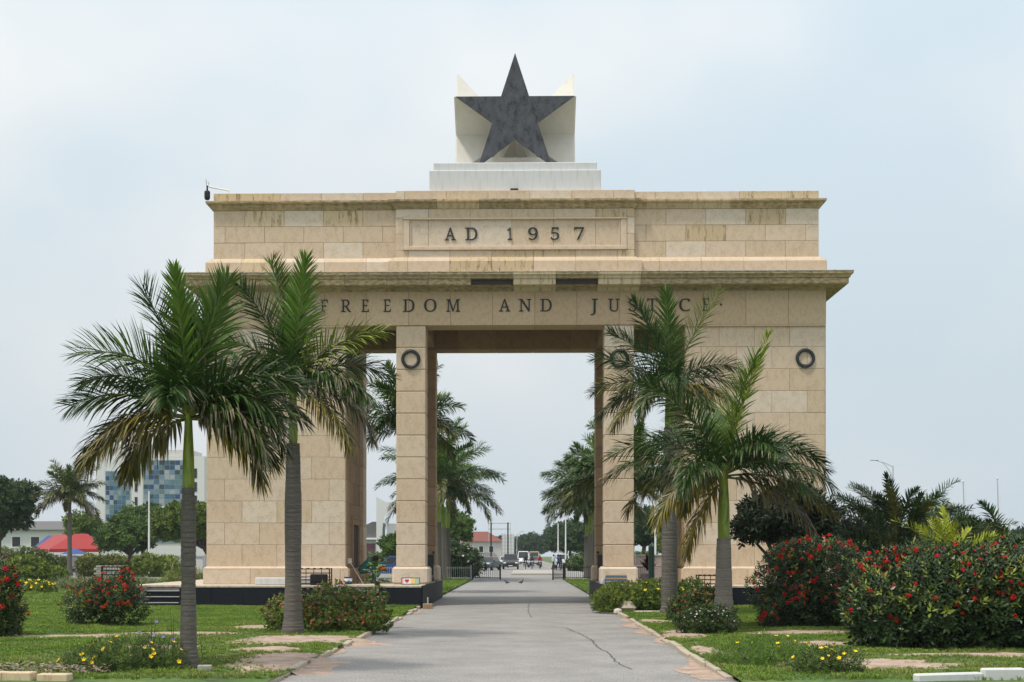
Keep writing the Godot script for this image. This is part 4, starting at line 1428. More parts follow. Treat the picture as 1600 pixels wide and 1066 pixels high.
func make_shrubs() -> void:
	var ixora := [Color(0.036, 0.066, 0.016), Color(0.05, 0.085, 0.02), Color(0.026, 0.05, 0.014), Color(0.20, 0.21, 0.03)]
	var clip := [Color(0.10, 0.15, 0.02), Color(0.13, 0.18, 0.024), Color(0.075, 0.125, 0.02), Color(0.20, 0.25, 0.03)]
	var big := [6, 0.42, 0.15, 21, "glossy_foliage"]
	var fine := [8, 0.5, 0.2, 22, "foliage"]
	# left lawn
	shrub("ixora_bush", "rounded dark bush with orange red flowers in the middle of the left lawn", "bush", V(-9.47, 0.05, 13.9), [[V(-0.35, 0.5, 0), V(0.62, 0.6, 0.6)], [V(0.35, 0.48, 0.05), V(0.65, 0.58, 0.6)], [V(0.0, 0.62, -0.1), V(0.5, 0.55, 0.5)], [V(0.45, 0.9, -0.1), V(0.25, 0.42, 0.25)]], 1900, 0.075, big, ixora, {"blooms": [105, ["orange", "red", "orange"], 0.042], "facing": 0.7})
	shrub("ixora_bush", "dark red flowered bush cut off by the left edge of the photo", "bush", V(-10.45, 0.05, 18.2), [[V(0.0, 0.62, 0), V(0.6, 0.85, 0.6)], [V(0.28, 0.5, 0.2), V(0.42, 0.62, 0.45)], [V(-0.4, 0.8, 0.0), V(0.5, 0.7, 0.5)], [V(0.18, 1.1, 0.1), V(0.36, 0.4, 0.36)]], 2100, 0.085, big, ixora, {"blooms": [40, ["red"], 0.062], "facing": 0.7, "young": 0.2})
	shrub("flowering_shrub", "loose shrub with salmon pink flower tips round the second palm", "bush", V(-3.95, 0.03, 16.3), [[V(-0.75, 0.36, 0), V(0.65, 0.5, 0.6)], [V(0.1, 0.42, -0.3), V(0.7, 0.62, 0.6)], [V(0.75, 0.34, -0.1), V(0.6, 0.55, 0.55)], [V(0.3, 0.2, 0.5), V(0.6, 0.26, 0.4)]], 2600, 0.062, fine, [Color(0.115, 0.165, 0.028), Color(0.14, 0.19, 0.035), Color(0.085, 0.13, 0.026), Color(0.24, 0.26, 0.06)], {"blooms": [170, ["pink", "orange", "pink", "pink"], 0.026], "facing": 0.6, "low": 0.0})
	# a sapling with feathery leaves in front of the platform
	var sp := thing("sapling", "bright green feathery sapling standing before the platform corner", "sapling", V(-3.15, 0.05, 14.0))
	var sb := MB.new()
	sb.tube([V(0, -0.05, 0), V(0.02, 0.6, 0), V(-0.02, 1.15, 0.02), V(0.0, 1.5, 0)], [0.018, 0.015, 0.01, 0.005], 6)
	part("stem", sb.mesh(M.bark), sp)
	for k in 22:
		var y := 0.35 + 1.15 * k / 22.0
		var m := frond_mesh(k * 137.5, R(15, 45), R(30, 60), R(0.32, 0.5) * (1.1 - 0.4 * k / 22.0), Color(0.11, 0.19, 0.03), Color(0.16, 0.24, 0.04), {"leaflets": 9, "leaflet": 0.13, "wide": 0.055, "rib": 0.005, "vee": 0.1, "limp": 0.2, "start": 0.2})
		part("leaf", m, sp, V(0, y, 0))
	# yellow trumpet flowers and purple stems by the nearest palm
	shrub("yellow_flower_bush", "low sprawling bush with yellow trumpet flowers at the bottom left", "bush", V(-5.4, 0.03, 26.2), [[V(-0.45, 0.12, 0.2), V(0.42, 0.28, 0.4)], [V(0.0, 0.16, 0), V(0.5, 0.36, 0.45)], [V(0.4, 0.14, -0.2), V(0.45, 0.3, 0.4)]], 2300, 0.05, [7, 0.2, 0.3, 31, "foliage"], [Color(0.06, 0.11, 0.022), Color(0.08, 0.135, 0.026), Color(0.05, 0.09, 0.022), Color(0.14, 0.19, 0.03)], {"blooms": [22, ["yellow"], 0.042], "facing": 0.9, "low": 0.05, "out": 1.04})
	var ru := thing("purple_flower_plant", "tall thin stems with small purple flowers beside the nearest left palm", "plant", V(-5.12, 0.05, 25.0))
	for k in 22:
		var x := R(-0.45, 0.45)
		var z := R(-0.4, 0.4)
		var h := R(0.3, 0.8)
		var lean := V(R(-0.1, 0.1), 0, R(-0.1, 0.1))
		var st := MB.new()
		st.col = Color(0.07, 0.08, 0.03)
		st.tube([Vector3.ZERO, V(0, h * 0.5, 0) + lean * 0.4, V(0, h, 0) + lean], [0.006, 0.005, 0.003], 4)
		for j in 7:
			var a := R(0, TAU)
			st.col = jit(Color(0.065, 0.10, 0.03), 0.25)
			st.leaf(V(0, h * j / 8.0, 0) + lean * 0.1 * j, V(cos(a), 0.5, sin(a)).normalized(), Vector3.UP, R(0.08, 0.14), 0.018)
		var o := part("stem", st.mesh(M.foliage), ru, V(x, -0.02, z))
		if k % 2 == 0:
			var fl := part("flower", bloom("purple"), o, V(0, h, 0) + lean)
			fl.basis = towards(V(R(-0.4, 0.4), 0.6, 0.8)).scaled(V(0.034, 0.034, 0.034))
	# right side
	shrub("clipped_hedge", "clipped yellow green hedge mound at the right edge of the driveway", "hedge", V(3.1, 0.03, 4.9), [[V(-0.1, 0.3, 0.6), V(0.75, 0.55, 0.9)], [V(0.5, 0.36, -0.1), V(0.85, 0.55, 1.0)], [V(-0.15, 0.3, -0.6), V(0.55, 0.5, 0.8)]], 4200, 0.05, fine, clip, {"deep": 0.3, "rough": 0.1, "young": 0.35})
	shrub("clipped_hedge", "lower hedge mound with a few yellow flowers before the platform", "hedge", V(4.35, 0.03, 4.6), [[V(-0.3, 0.26, 0.7), V(0.85, 0.46, 0.7)], [V(0.35, 0.3, 0.3), V(0.75, 0.5, 0.8)], [V(0.0, 0.4, -0.7), V(0.9, 0.5, 0.7)]], 4200, 0.055, fine, [Color(0.07, 0.13, 0.022), Color(0.09, 0.155, 0.026), Color(0.06, 0.11, 0.02), Color(0.15, 0.21, 0.03)], {"deep": 0.3, "rough": 0.14, "young": 0.3, "blooms": [14, ["yellow"], 0.055], "facing": 0.9, "low": 0.1})
	shrub("clipped_hedge", "bright green hedge between the dark palm and the iron cage", "hedge", V(5.25, 0.03, 4.9), [[V(0.0, 0.35, 0), V(0.6, 0.6, 0.7)], [V(0.5, 0.25, 0.3), V(0.45, 0.42, 0.5)]], 1700, 0.06, fine, [Color(0.07, 0.14, 0.025), Color(0.09, 0.16, 0.028), Color(0.06, 0.11, 0.02), Color(0.14, 0.22, 0.03)], {"rough": 0.2, "young": 0.25})
	shrub("flowering_shrub", "small shrub dotted with whitish flowers left of the pale palm", "bush", V(4.05, 0.03, 17.2), [[V(-0.2, 0.24, 0), V(0.45, 0.34, 0.4)], [V(0.25, 0.26, -0.1), V(0.42, 0.38, 0.4)]], 1100, 0.05, fine, [Color(0.05, 0.09, 0.024), Color(0.07, 0.11, 0.03), Color(0.045, 0.075, 0.022), Color(0.14, 0.17, 0.04)], {"blooms": [60, ["white"], 0.022], "facing": 0.7, "low": 0.1})
	shrub("flowering_shrub", "small orange flowered shrub behind the whitish flowered one", "bush", V(4.35, 0.03, 13.6), [[V(-0.1, 0.36, 0), V(0.6, 0.5, 0.5)], [V(0.35, 0.36, -0.2), V(0.45, 0.52, 0.45)]], 1500, 0.06, fine, [Color(0.055, 0.10, 0.022), Color(0.075, 0.12, 0.03), Color(0.045, 0.08, 0.022), Color(0.16, 0.2, 0.04)], {"blooms": [60, ["pink", "orange"], 0.03], "facing": 0.7, "low": 0.1})
	shrub("yellow_flower_bush", "grassy clump with yellow trumpet flowers at the right road edge", "bush", V(4.0, 0.03, 25.0), [[V(-0.45, 0.1, 0.0), V(0.5, 0.24, 0.8)], [V(0.1, 0.12, 0.3), V(0.5, 0.26, 0.7)], [V(0.15, 0.14, -0.8), V(0.5, 0.28, 0.6)]], 2600, 0.06, [8, 0.12, 0.5, 32, "grass_blade"], [Color(0.10, 0.19, 0.028), Color(0.12, 0.22, 0.03), Color(0.085, 0.16, 0.026), Color(0.2, 0.26, 0.05)], {"blooms": [11, ["yellow"], 0.038], "facing": 0.9, "low": 0.4, "out": 1.1})
	shrub("yellow_flower_bush", "dark leafy low bush with yellow flowers at the bottom right", "bush", V(4.35, 0.03, 26.5), [[V(0.0, 0.12, 0.0), V(0.36, 0.26, 0.4)], [V(0.3, 0.14, 0.1), V(0.3, 0.26, 0.35)]], 1000, 0.05, [7, 0.25, 0.3, 31, "foliage"], [Color(0.06, 0.11, 0.022), Color(0.05, 0.09, 0.022), Color(0.08, 0.13, 0.026), Color(0.15, 0.2, 0.03)], {"blooms": [12, ["yellow"], 0.042], "facing": 0.9, "low": 0.3, "out": 1.06})
	# the great red-flowered hedge on the right: three bushes grown together
	var red := [Color(0.032, 0.06, 0.018), Color(0.046, 0.08, 0.024), Color(0.024, 0.046, 0.015), Color(0.18, 0.22, 0.03)]
	shrub("red_flower_bush", "tall red flowered bush beside the pale palm, farthest of three", "bush", V(7.0, 0.03, 13.6), [[V(-0.55, 0.85, 0), V(0.85, 0.95, 0.9)], [V(0.35, 1.0, 0.1), V(0.95, 1.05, 0.9)], [V(-0.5, 0.5, 0.4), V(0.75, 0.6, 0.7)], [V(-0.3, 1.55, -0.1), V(0.7, 0.5, 0.6)], [V(0.6, 0.6, 0.4), V(0.8, 0.7, 0.8)]], 6200, 0.085, big, red, {"blooms": [150, ["red", "red", "red", "orange"], 0.052], "facing": 0.75, "stems": 12})
	shrub("red_flower_bush", "middle red flowered bush of the big hedge on the right", "bush", V(8.15, 0.03, 17.6), [[V(-0.7, 0.75, 0.3), V(0.75, 0.85, 0.8)], [V(0.2, 0.95, 0.0), V(0.9, 0.95, 0.9)], [V(-0.4, 1.35, 0.0), V(0.6, 0.45, 0.6)], [V(0.9, 1.05, 0.0), V(0.8, 0.8, 0.8)], [V(1.7, 1.1, 0.0), V(0.8, 0.8, 0.8)]], 6200, 0.095, big, red, {"blooms": [185, ["red"], 0.048], "facing": 0.8, "stems": 12})
	shrub("red_flower_bush", "broad dark red flowered bush nearest at the right edge", "bush", V(7.4, 0.03, 21.3), [[V(-0.75, 0.6, 0.1), V(0.72, 0.72, 0.75)], [V(0.0, 0.75, 0.2), V(0.85, 0.85, 0.85)], [V(0.8, 0.8, 0.1), V(0.85, 0.9, 0.85)], [V(0.3, 1.15, 0.0), V(0.7, 0.40, 0.6)], [V(1.3, 1.08, 0.0), V(0.7, 0.46, 0.7)], [V(1.5, 0.6, 0.2), V(0.8, 0.75, 0.8)]], 7500, 0.112, big, red, {"blooms": [110, ["red"], 0.045], "facing": 0.85, "stems": 14, "young": 0.2})
	shrub("red_flower_bush", "sprig of red flowers on the grass left of the big hedge", "bush", V(5.75, 0.03, 14.6), [[V(0, 0.2, 0), V(0.22, 0.32, 0.2)]], 110, 0.08, big, red, {"blooms": [5, ["red"], 0.06], "facing": 0.9, "stems": 4})
	# dark tree behind the hedge
	tree("dark_tree", "small dark leaved tree behind the red flowered hedge", V(6.95, 0.05, 9.6), [V(0, -0.1, 0), V(0.05, 0.9, 0), V(0.0, 1.6, 0)], [0.14, 0.11, 0.09], blobs_in(V(0.1, 2.55, 0), V(1.15, 0.75, 1.0), 14, 0.6), 2600, 0.15, [Color(0.022, 0.034, 0.016), Color(0.03, 0.045, 0.02), Color(0.018, 0.028, 0.014)], {"lw": 0.4})
	# areca palms: many arching fronds from a clump of thin canes
	var ar := {"leaflets": 40, "leaflet": 0.58, "wide": 0.055, "rib": 0.018, "tips": 0.12, "limp": 0.35, "start": 0.25}
	for q in [["big dark clump of arching palm fronds behind the red hedge", V(14.3, 0.03, -5.5), 120, 3.1, DARKG, 5.4], ["clump of palm fronds at the right edge behind the hedge", V(19.4, 0.03, -8.5), 60, 2.6, DARKG, 4.2], ["smaller palm clump between the two clumps on the right", V(16.9, 0.03, -14.0), 26, 2.2, GREEN, 3.0]]:
		var t := thing("areca_palm", q[0], "palm clump", q[1], 0.0, "palm clumps on the right")
		for k in q[2]:
			var age: float = float(k) / q[2]
			var a := R(0, TAU)
			var rad: float = R(0.1, 1.1) * q[3] * 0.55
			var foot := V(cos(a) * rad * 0.5, 0, sin(a) * rad * 0.5)
			var high: float = q[3] * lerpf(1.0, 0.25, age) * R(0.8, 1.1)
			var head := V(cos(a) * rad, high * 0.75, sin(a) * rad)
			if k % 3 == 0:
				var cn := MB.new()
				cn.tube([foot - V(0, 0.05, 0), foot.lerp(head, 0.6), head], [0.04, 0.035, 0.025], 6)
				part("cane", cn.mesh(M.palm_bark), t)
			var col: Color = q[4].lerp(BRIGHT, R(0, 0.45) * (1.0 - age))
			part("frond", frond_mesh(rad_to_deg(a) + R(-30, 30), lerpf(76, 32, age) + R(-8, 8), R(45, 85), R(1.6, 2.3) * q[3] / 2.4, col if R(0, 1) > 0.12 else OLIVE, DRY, ar), t, head)
	var yp := thing("young_palm", "young palm with yellow green upright fronds rising from the hedge", "palm", V(11.3, 0.03, 10.0))
	for k in 13:
		part("frond", frond_mesh(100 + k * 21 + R(-10, 10) + (40 if k % 2 == 0 else -60), R(42, 80), R(25, 60), R(1.5, 2.1), LIME.lerp(YELLOW, R(0.1, 0.7)), YELLOW, {"leaflets": 34, "leaflet": 0.42, "wide": 0.03, "rib": 0.014, "vee": 0.5, "limp": 0.15, "ribcol": Color(0.35, 0.3, 0.05)}), yp, V(0, 1.15, 0))
	var yc := MB.new()
	yc.tube([V(0, -0.05, 0), V(0, 1.2, 0)], [0.12, 0.07], 8)
	part("trunk", yc.mesh(M.palm_bark), yp)
	# shrubs on the far side of the left lawn
	var far := [6, 0.5, 0.2, 23, "foliage"]
	var ygreen := [Color(0.12, 0.18, 0.025), Color(0.15, 0.21, 0.03), Color(0.10, 0.155, 0.025), Color(0.25, 0.28, 0.04)]
	shrub("clipped_bush", "round clipped yellow green bush at the far left", "bush", V(-27.4, 0.03, -30.3), [[V(0, 0.6, 0), V(1.35, 1.0, 1.3)], [V(-1.1, 0.45, 0.2), V(0.9, 0.75, 0.9)]], 2600, 0.13, far, clip, {"deep": 0.3, "rough": 0.12, "young": 0.35})
	shrub("clipped_bush", "small low clipped bush right of the round one", "bush", V(-27.7, 0.03, -36.0), [[V(0, 0.3, 0), V(0.85, 0.65, 0.8)], [V(-1.1, 0.25, 0), V(0.6, 0.5, 0.6)]], 1100, 0.13, far, clip, {"deep": 0.3, "rough": 0.12, "young": 0.3})
	shrub("far_shrub", "broad green bush with reddish tint beyond the left lawn", "bush", V(-31.4, 0.03, -58.0), [[V(-0.8, 0.75, 0), V(1.3, 1.0, 1.0)], [V(0.7, 0.7, 0), V(1.2, 0.95, 1.0)]], 1900, 0.16, far, [Color(0.08, 0.13, 0.02), Color(0.11, 0.15, 0.025), Color(0.12, 0.09, 0.025), Color(0.22, 0.25, 0.04)], {"young": 0.3})
	shrub("far_shrub", "green bush beside the white pole beyond the left lawn", "bush", V(-27.6, 0.03, -58.5), [[V(-0.6, 0.75, 0), V(1.3, 1.0, 1.0)], [V(0.9, 0.65, 0), V(1.1, 0.9, 1.0)]], 1700, 0.16, far, ygreen, {"young": 0.3})
	shrub("far_shrub", "leafy hedge at the far left edge under the dark tree", "bush", V(-42.5, 0.03, -70.0), [[V(-2.0, 1.0, 0), V(2.2, 1.3, 1.2)], [V(1.2, 0.9, 0), V(2.0, 1.3, 1.2)], [V(3.4, 0.6, 0.3), V(1.4, 0.9, 1.0)]], 3400, 0.18, far, ygreen, {"young": 0.3})
	shrub("far_shrub", "reddish leaved bush at the far left edge", "bush", V(-31.3, 0.03, -36.0), [[V(0, 0.7, 0), V(1.2, 0.95, 1.0)]], 900, 0.14, far, [Color(0.11, 0.02, 0.015), Color(0.05, 0.05, 0.018), Color(0.13, 0.03, 0.02), Color(0.16, 0.05, 0.03)], {"young": 0.3})
	shrub("yellow_flower_bush", "low bush full of yellow flowers on the far left lawn", "bush", V(-20.4, 0.03, -12.0), [[V(-0.3, 0.2, 0), V(0.65, 0.42, 0.6)], [V(0.4, 0.2, 0), V(0.55, 0.4, 0.6)]], 1000, 0.09, far, ygreen, {"blooms": [34, ["yellow"], 0.075], "facing": 0.9, "low": 0.1, "out": 1.05})
	shrub("variegated_plant", "silvery striped grass like plants behind the left ixora bush", "plant", V(-19.3, 0.03, -19.0), [[V(-1.5, 0.1, 0.5), V(1.0, 0.4, 0.9)], [V(0.0, 0.12, 0), V(1.2, 0.42, 0.9)], [V(1.5, 0.1, -0.3), V(1.0, 0.38, 0.9)]], 1300, 0.24, [9, 0.07, 0.6, 33, "grass_blade"], [Color(0.17, 0.20, 0.09), Color(0.26, 0.27, 0.17), Color(0.12, 0.16, 0.06), Color(0.36, 0.36, 0.26)], {"stems": 1, "young": 0.3})
	shrub("variegated_plant", "row of pale striped plants behind the left platform stairs", "plant", V(-12.4, 0.6, -10.5), [[V(-1.3, 0.0, 0), V(0.8, 0.45, 0.4)], [V(0.0, 0.0, 0), V(0.9, 0.5, 0.4)], [V(1.0, 0.0, 0), V(0.7, 0.4, 0.4)]], 500, 0.22, [9, 0.08, 0.6, 33, "grass_blade"], [Color(0.20, 0.24, 0.07), Color(0.30, 0.31, 0.14), Color(0.14, 0.19, 0.05), Color(0.4, 0.4, 0.2)], {"stems": 1, "young": 0.3})
	# shrubs at the foot of the far rows of palms
	shrub("roadside_bush", "weedy grass clump at the left driveway edge behind the arch", "bush", V(-4.4, 0.03, -18.0), [[V(0, 0.2, 3.0), V(0.9, 0.6, 2.2)], [V(-0.2, 0.2, -2.0), V(0.9, 0.55, 3.0)]], 1500, 0.14, [8, 0.14, 0.5, 34, "grass_blade"], clip, {"stems": 2})
	shrub("roadside_bush", "dark low bush at the left driveway edge just behind the platform", "bush", V(-3.9, 0.03, -11.0), [[V(0, 0.3, 0), V(0.55, 0.45, 0.7)]], 700, 0.1, far, ixora, {})
	shrub("roadside_bush", "low green bush with stones at the right edge behind the arch", "bush", V(3.9, 0.03, -14.0), [[V(0, 0.25, 0), V(0.6, 0.5, 1.5)], [V(0.1, 0.2, -4.0), V(0.5, 0.45, 2.5)]], 1300, 0.11, far, ygreen, {})
	shrub("oleander_bush", "big rounded flowering bush left of the street gate", "bush", V(-5.2, 0.03, -58.0), [[V(-0.5, 1.3, 0), V(1.9, 1.6, 1.6)], [V(1.0, 1.0, 0), V(1.5, 1.3, 1.4)]], 2600, 0.2, far, [Color(0.045, 0.085, 0.03), Color(0.06, 0.105, 0.035), Color(0.035, 0.07, 0.025), Color(0.12, 0.16, 0.06)], {"blooms": [40, ["white"], 0.09], "facing": 0.8})


# ---------------------------------------------------------------- street: gate, fences, vehicles, lamps
func iron_fence(called: String, label: String, cat: String, a: Vector3, b: Vector3, h: float, m: String, group := "") -> Node3D:
	var d := b - a
	var t := thing(called, label, cat, a, -atan2(d.z, d.x), group)
	var l := d.length()
	for y in [0.12, h - 0.12]:
		part("rail", boxmesh(V(0, y, -0.015), V(l, y + 0.035, 0.015), m), t)
	var bar := boxmesh(V(-0.011, 0.06, -0.011), V(0.011, h, 0.011), m)
	var n := int(l / 0.14)
	for k in n:
		part("bar", bar, t, V((k + 0.5) * l / n, 0, 0))
	var post := boxmesh(V(-0.04, -0.05, -0.04), V(0.04, h + 0.1, 0.04), m)
	part("post", post, t, V(0, 0, 0))
	part("post", post, t, V(l, 0, 0))
	return t


# a road vehicle. local +x is forwards; kind: car, suv, van, minivan
func vehicle(called: String, label: String, cat: String, at: Vector3, turn: float, kind: String, paint: Color) -> Node3D:
	var t := thing(called, label, cat, at, turn, "vehicles on the street")
	var key := "%s_paint" % label
	var pm := mat(key, paint, 0.3)
	pm.clearcoat_enabled = true
	pm.clearcoat = 0.6
	# outlines of the lower body and of the cabin: x along, y up
	var dims: Dictionary = {
		"car": {"l": 4.3, "w": 1.72, "low": [[-2.15, 0.35], [-2.15, 0.82], [-1.6, 0.95], [0.75, 0.95], [1.95, 0.78], [2.15, 0.6], [2.15, 0.32]], "cab": [[-1.55, 0.95], [-0.95, 1.42], [0.2, 1.44], [0.95, 0.95]], "r": 0.31, "ax": 1.3},
		"suv": {"l": 4.6, "w": 1.85, "low": [[-2.3, 0.45], [-2.3, 1.05], [1.0, 1.08], [2.15, 1.0], [2.3, 0.8], [2.3, 0.42]], "cab": [[-2.25, 1.06], [-2.05, 1.76], [0.3, 1.78], [0.95, 1.06]], "r": 0.38, "ax": 1.4},
		"van": {"l": 4.8, "w": 1.8, "low": [[-2.4, 0.4], [-2.4, 1.1], [2.0, 1.1], [2.4, 0.8], [2.4, 0.35]], "cab": [[-2.38, 1.1], [-2.3, 2.15], [1.2, 2.2], [2.0, 1.1]], "r": 0.33, "ax": 1.45},
		"minivan": {"l": 4.3, "w": 1.72, "low": [[-2.15, 0.36], [-2.15, 0.9], [1.1, 0.95], [1.95, 0.8], [2.15, 0.6], [2.15, 0.32]], "cab": [[-2.1, 0.9], [-1.75, 1.58], [0.25, 1.6], [1.15, 0.95]], "r": 0.31, "ax": 1.35}}[kind]
	var hw: float = dims.w / 2
	var b := MB.new()
	var ol := []
	for q in dims.low:
		ol.append(Vector2(q[0], q[1]))
	b.prism(ol, V(0, 0, -hw), Vector3.RIGHT, Vector3.UP, V(0, 0, 1), dims.w)
	# the cabin leans inwards
	var c: Array = dims.cab
	var lo := []
	var hi := []
	for s in [-1.0, 1.0]:
		lo.append([V(c[0][0], c[0][1], s * (hw - 0.04)), V(c[3][0], c[3][1], s * (hw - 0.04))])
		hi.append([V(c[1][0], c[1][1], s * (hw - 0.2)), V(c[2][0], c[2][1], s * (hw - 0.2))])
	for s in 2:
		b.poly([lo[s][0], lo[s][1], hi[s][1], hi[s][0]], V(0, 0, -1 if s == 0 else 1))
	b.poly([hi[0][0], hi[0][1], hi[1][1], hi[1][0]], Vector3.UP)
	b.poly([lo[0][1], lo[1][1], hi[1][1], hi[0][1]], V(1, 0.3, 0))
	b.poly([lo[0][0], lo[1][0], hi[1][0], hi[0][0]], V(-1, 0.3, 0))
	var body := part("body", b.mesh(pm), t)
	# glass, set a little proud of the cabin
	for s in 2:
		var sg := -1.0 if s == 0 else 1.0
		var o := V(0, 0.0, sg * 0.012)
		var np := 3 if kind != "car" else 2
		for k in np:
			var u0 := 0.05 + 0.92 * k / np
			var u1 := 0.05 + 0.92 * (k + 1) / np - 0.03
			var g := MB.new()
			g.poly([lo[s][0].lerp(lo[s][1], u0).lerp(hi[s][0].lerp(hi[s][1], u0), 0.12) + o, lo[s][0].lerp(lo[s][1], u1).lerp(hi[s][0].lerp(hi[s][1], u1), 0.12) + o, lo[s][0].lerp(lo[s][1], u1).lerp(hi[s][0].lerp(hi[s][1], u1), 0.86) + o, lo[s][0].lerp(lo[s][1], u0).lerp(hi[s][0].lerp(hi[s][1], u0), 0.86) + o], V(0, 0, sg))
			part("side_window", g.mesh(M.dark_glass), body)
	for e in 2:
		var g := MB.new()
		var o := V(0.012 if e == 1 else -0.012, 0.008, 0)
		g.poly([lo[0][e].lerp(lo[1][e], 0.06).lerp(hi[0][e], 0.1) + o, lo[0][e].lerp(lo[1][e], 0.94).lerp(hi[1][e], 0.1) + o, hi[0][e].lerp(hi[1][e], 0.94).lerp(lo[1][e], 0.1) + o, hi[0][e].lerp(hi[1][e], 0.06).lerp(lo[0][e], 0.1) + o], V(1 if e == 1 else -1, 0.4, 0))
		part("windscreen" if e == 1 else "rear_window", g.mesh(M.dark_glass), body)
	var front: float = dims.low[-1][0]
	for s in [-1.0, 1.0]:
		part("headlight", boxmesh(V(front - 0.12, 0.66, s * (hw - 0.25) - 0.17), V(front + 0.015, 0.82, s * (hw - 0.25) + 0.17), "lamp_glass", 0.03), t)
		part("tail_light", boxmesh(V(-front - 0.012, 0.7, s * (hw - 0.16) - 0.1), V(-front + 0.06, 0.92, s * (hw - 0.16) + 0.1), "tail_red", 0.02), t)
		for x in [-dims.ax, dims.ax]:
			var wl := MB.new()
			wl.tube([V(0, 0, -0.1), V(0, 0, 0.1)], [dims.r, dims.r], 16)
			var w := part("wheel", wl.mesh(M.tyre), t, V(x, dims.r, s * (hw - 0.09)))
			var rm := MB.new()
			rm.tube([V(0, 0, 0), V(0, 0, s * 0.108)], [dims.r * 0.6, dims.r * 0.55], 12)
			part("rim", rm.mesh(M.alloy), w)
		part("mirror", boxmesh(V(c[3][0] - 0.35, c[3][1] + 0.02, s * (hw + 0.02) - 0.06), V(c[3][0] - 0.2, c[3][1] + 0.15, s * (hw + 0.02) + 0.08), "iron", 0.02), t)
	part("grille", boxmesh(V(front - 0.05, 0.46, -hw * 0.62), V(front + 0.02, 0.64, hw * 0.62), "iron", 0.01), t)
	part("number_plate", boxmesh(V(front, 0.38, -0.24), V(front + 0.03, 0.47, 0.24), "white_paint"), t)
	part("bumper", boxmesh(V(front - 0.25, 0.3, -hw + 0.03), V(front + 0.012, 0.44, hw - 0.03), "iron", 0.04), t)
	return t


func motorbike(label: String, at: Vector3, turn: float, paint: Color) -> void:
	var t := thing("motorcycle", label, "motorcycle", at, turn, "motorcycles on the street")
	for x in [-0.62, 0.66]:
		var b := MB.new()
		var ring := []
		var rr := []
		for k in 21:
			ring.append(V(cos(TAU * k / 20.0) * 0.25, sin(TAU * k / 20.0) * 0.25, 0))
			rr.append(0.05)
		b.tube(ring, rr, 6, false)
		var w := part("wheel", b.mesh(M.tyre), t, V(x, 0.3, 0))
		b = MB.new()
		b.tube([V(0, 0, -0.05), V(0, 0, 0.05)], [0.06, 0.06], 8)
		part("hub", b.mesh(M.alloy), w)
	var pm := mat(label + "_paint", paint, 0.35)
	var f := MB.new()
	f.tube([V(-0.62, 0.3, 0), V(-0.1, 0.4, 0), V(0.3, 0.75, 0), V(0.42, 0.95, 0)], [0.03, 0.1, 0.05, 0.03], 6)
	part("frame", f.mesh(M.iron), t)
	f = MB.new()
	f.tube([V(0.66, 0.3, 0), V(0.45, 0.95, 0)], [0.035, 0.03], 6)
	part("fork", f.mesh(M.alloy), t)
	part("tank", boxmesh(V(-0.05, 0.62, -0.13), V(0.38, 0.84, 0.13), "iron", 0.08), t).set_surface_override_material(0, pm)
	part("seat", boxmesh(V(-0.7, 0.68, -0.12), V(0.0, 0.78, 0.12), "iron", 0.04), t)
	f = MB.new()
	f.tube([V(0.3, 1.02, -0.36), V(0.42, 1.0, 0), V(0.3, 1.02, 0.36)], [0.02, 0.02, 0.02], 6)
	part("handlebar", f.mesh(M.iron), t)
	part("headlight", boxmesh(V(0.46, 0.82, -0.08), V(0.58, 0.97, 0.08), "lamp_glass", 0.04), t)


func lamp_post(called: String, label: String, at: Vector3, h: float, arm: float, m := "pole_metal") -> void:
	var t := thing(called, label, "lamp post", at, 0.0, "lamp posts")
	var b := MB.new()
	b.tube([V(0, -0.1, 0), V(0, h * 0.5, 0), V(0, h, 0)], [0.09, 0.075, 0.05], 8)
	part("pole", b.mesh(M[m]), t)
	if arm != 0.0:
		b = MB.new()
		b.tube([V(0, h - 0.1, 0), V(arm * 0.4, h + 0.22, 0), V(arm, h + 0.5, 0)], [0.04, 0.035, 0.03], 6)
		b.tube([V(0, h - 1.1, 0), V(arm * 0.22, h - 0.35, 0), V(arm * 0.5, h + 0.2, 0), V(arm * 0.7, h + 0.36, 0)], [0.03, 0.03, 0.025, 0.02], 6)
		part("arm", b.mesh(M[m]), t)
		part("lamp_head", boxmesh(V(arm - 0.35, h + 0.44, -0.1), V(arm + 0.35, h + 0.54, 0.1), m, 0.03), t)


func flag_pole(label: String, at: Vector3, h: float, lean: float) -> void:
	var t := thing("flag_pole", label, "flag pole", at, 0.0, "bare flag poles")
	var b := MB.new()
	b.tube([V(0, -0.1, 0), V(lean * 0.5, h * 0.5, 0), V(lean, h, 0)], [0.06, 0.05, 0.035], 8)
	part("pole", b.mesh(M.pole_metal), t)
	b = MB.new()
	b.lathe(V(lean, h, 0), [[0.0, 0.0], [0.07, 0.04], [0.08, 0.08], [0.05, 0.13], [0.0, 0.15]], 8)
	part("finial", b.mesh(M.pole_metal), t)
	b = MB.new()
	b.tube([V(lean + 0.12, h - 0.05, 0.05), V(0.12, 0.8, 0.05)], [0.008, 0.008], 4)
	part("halyard", b.mesh(M.white_paint), t)


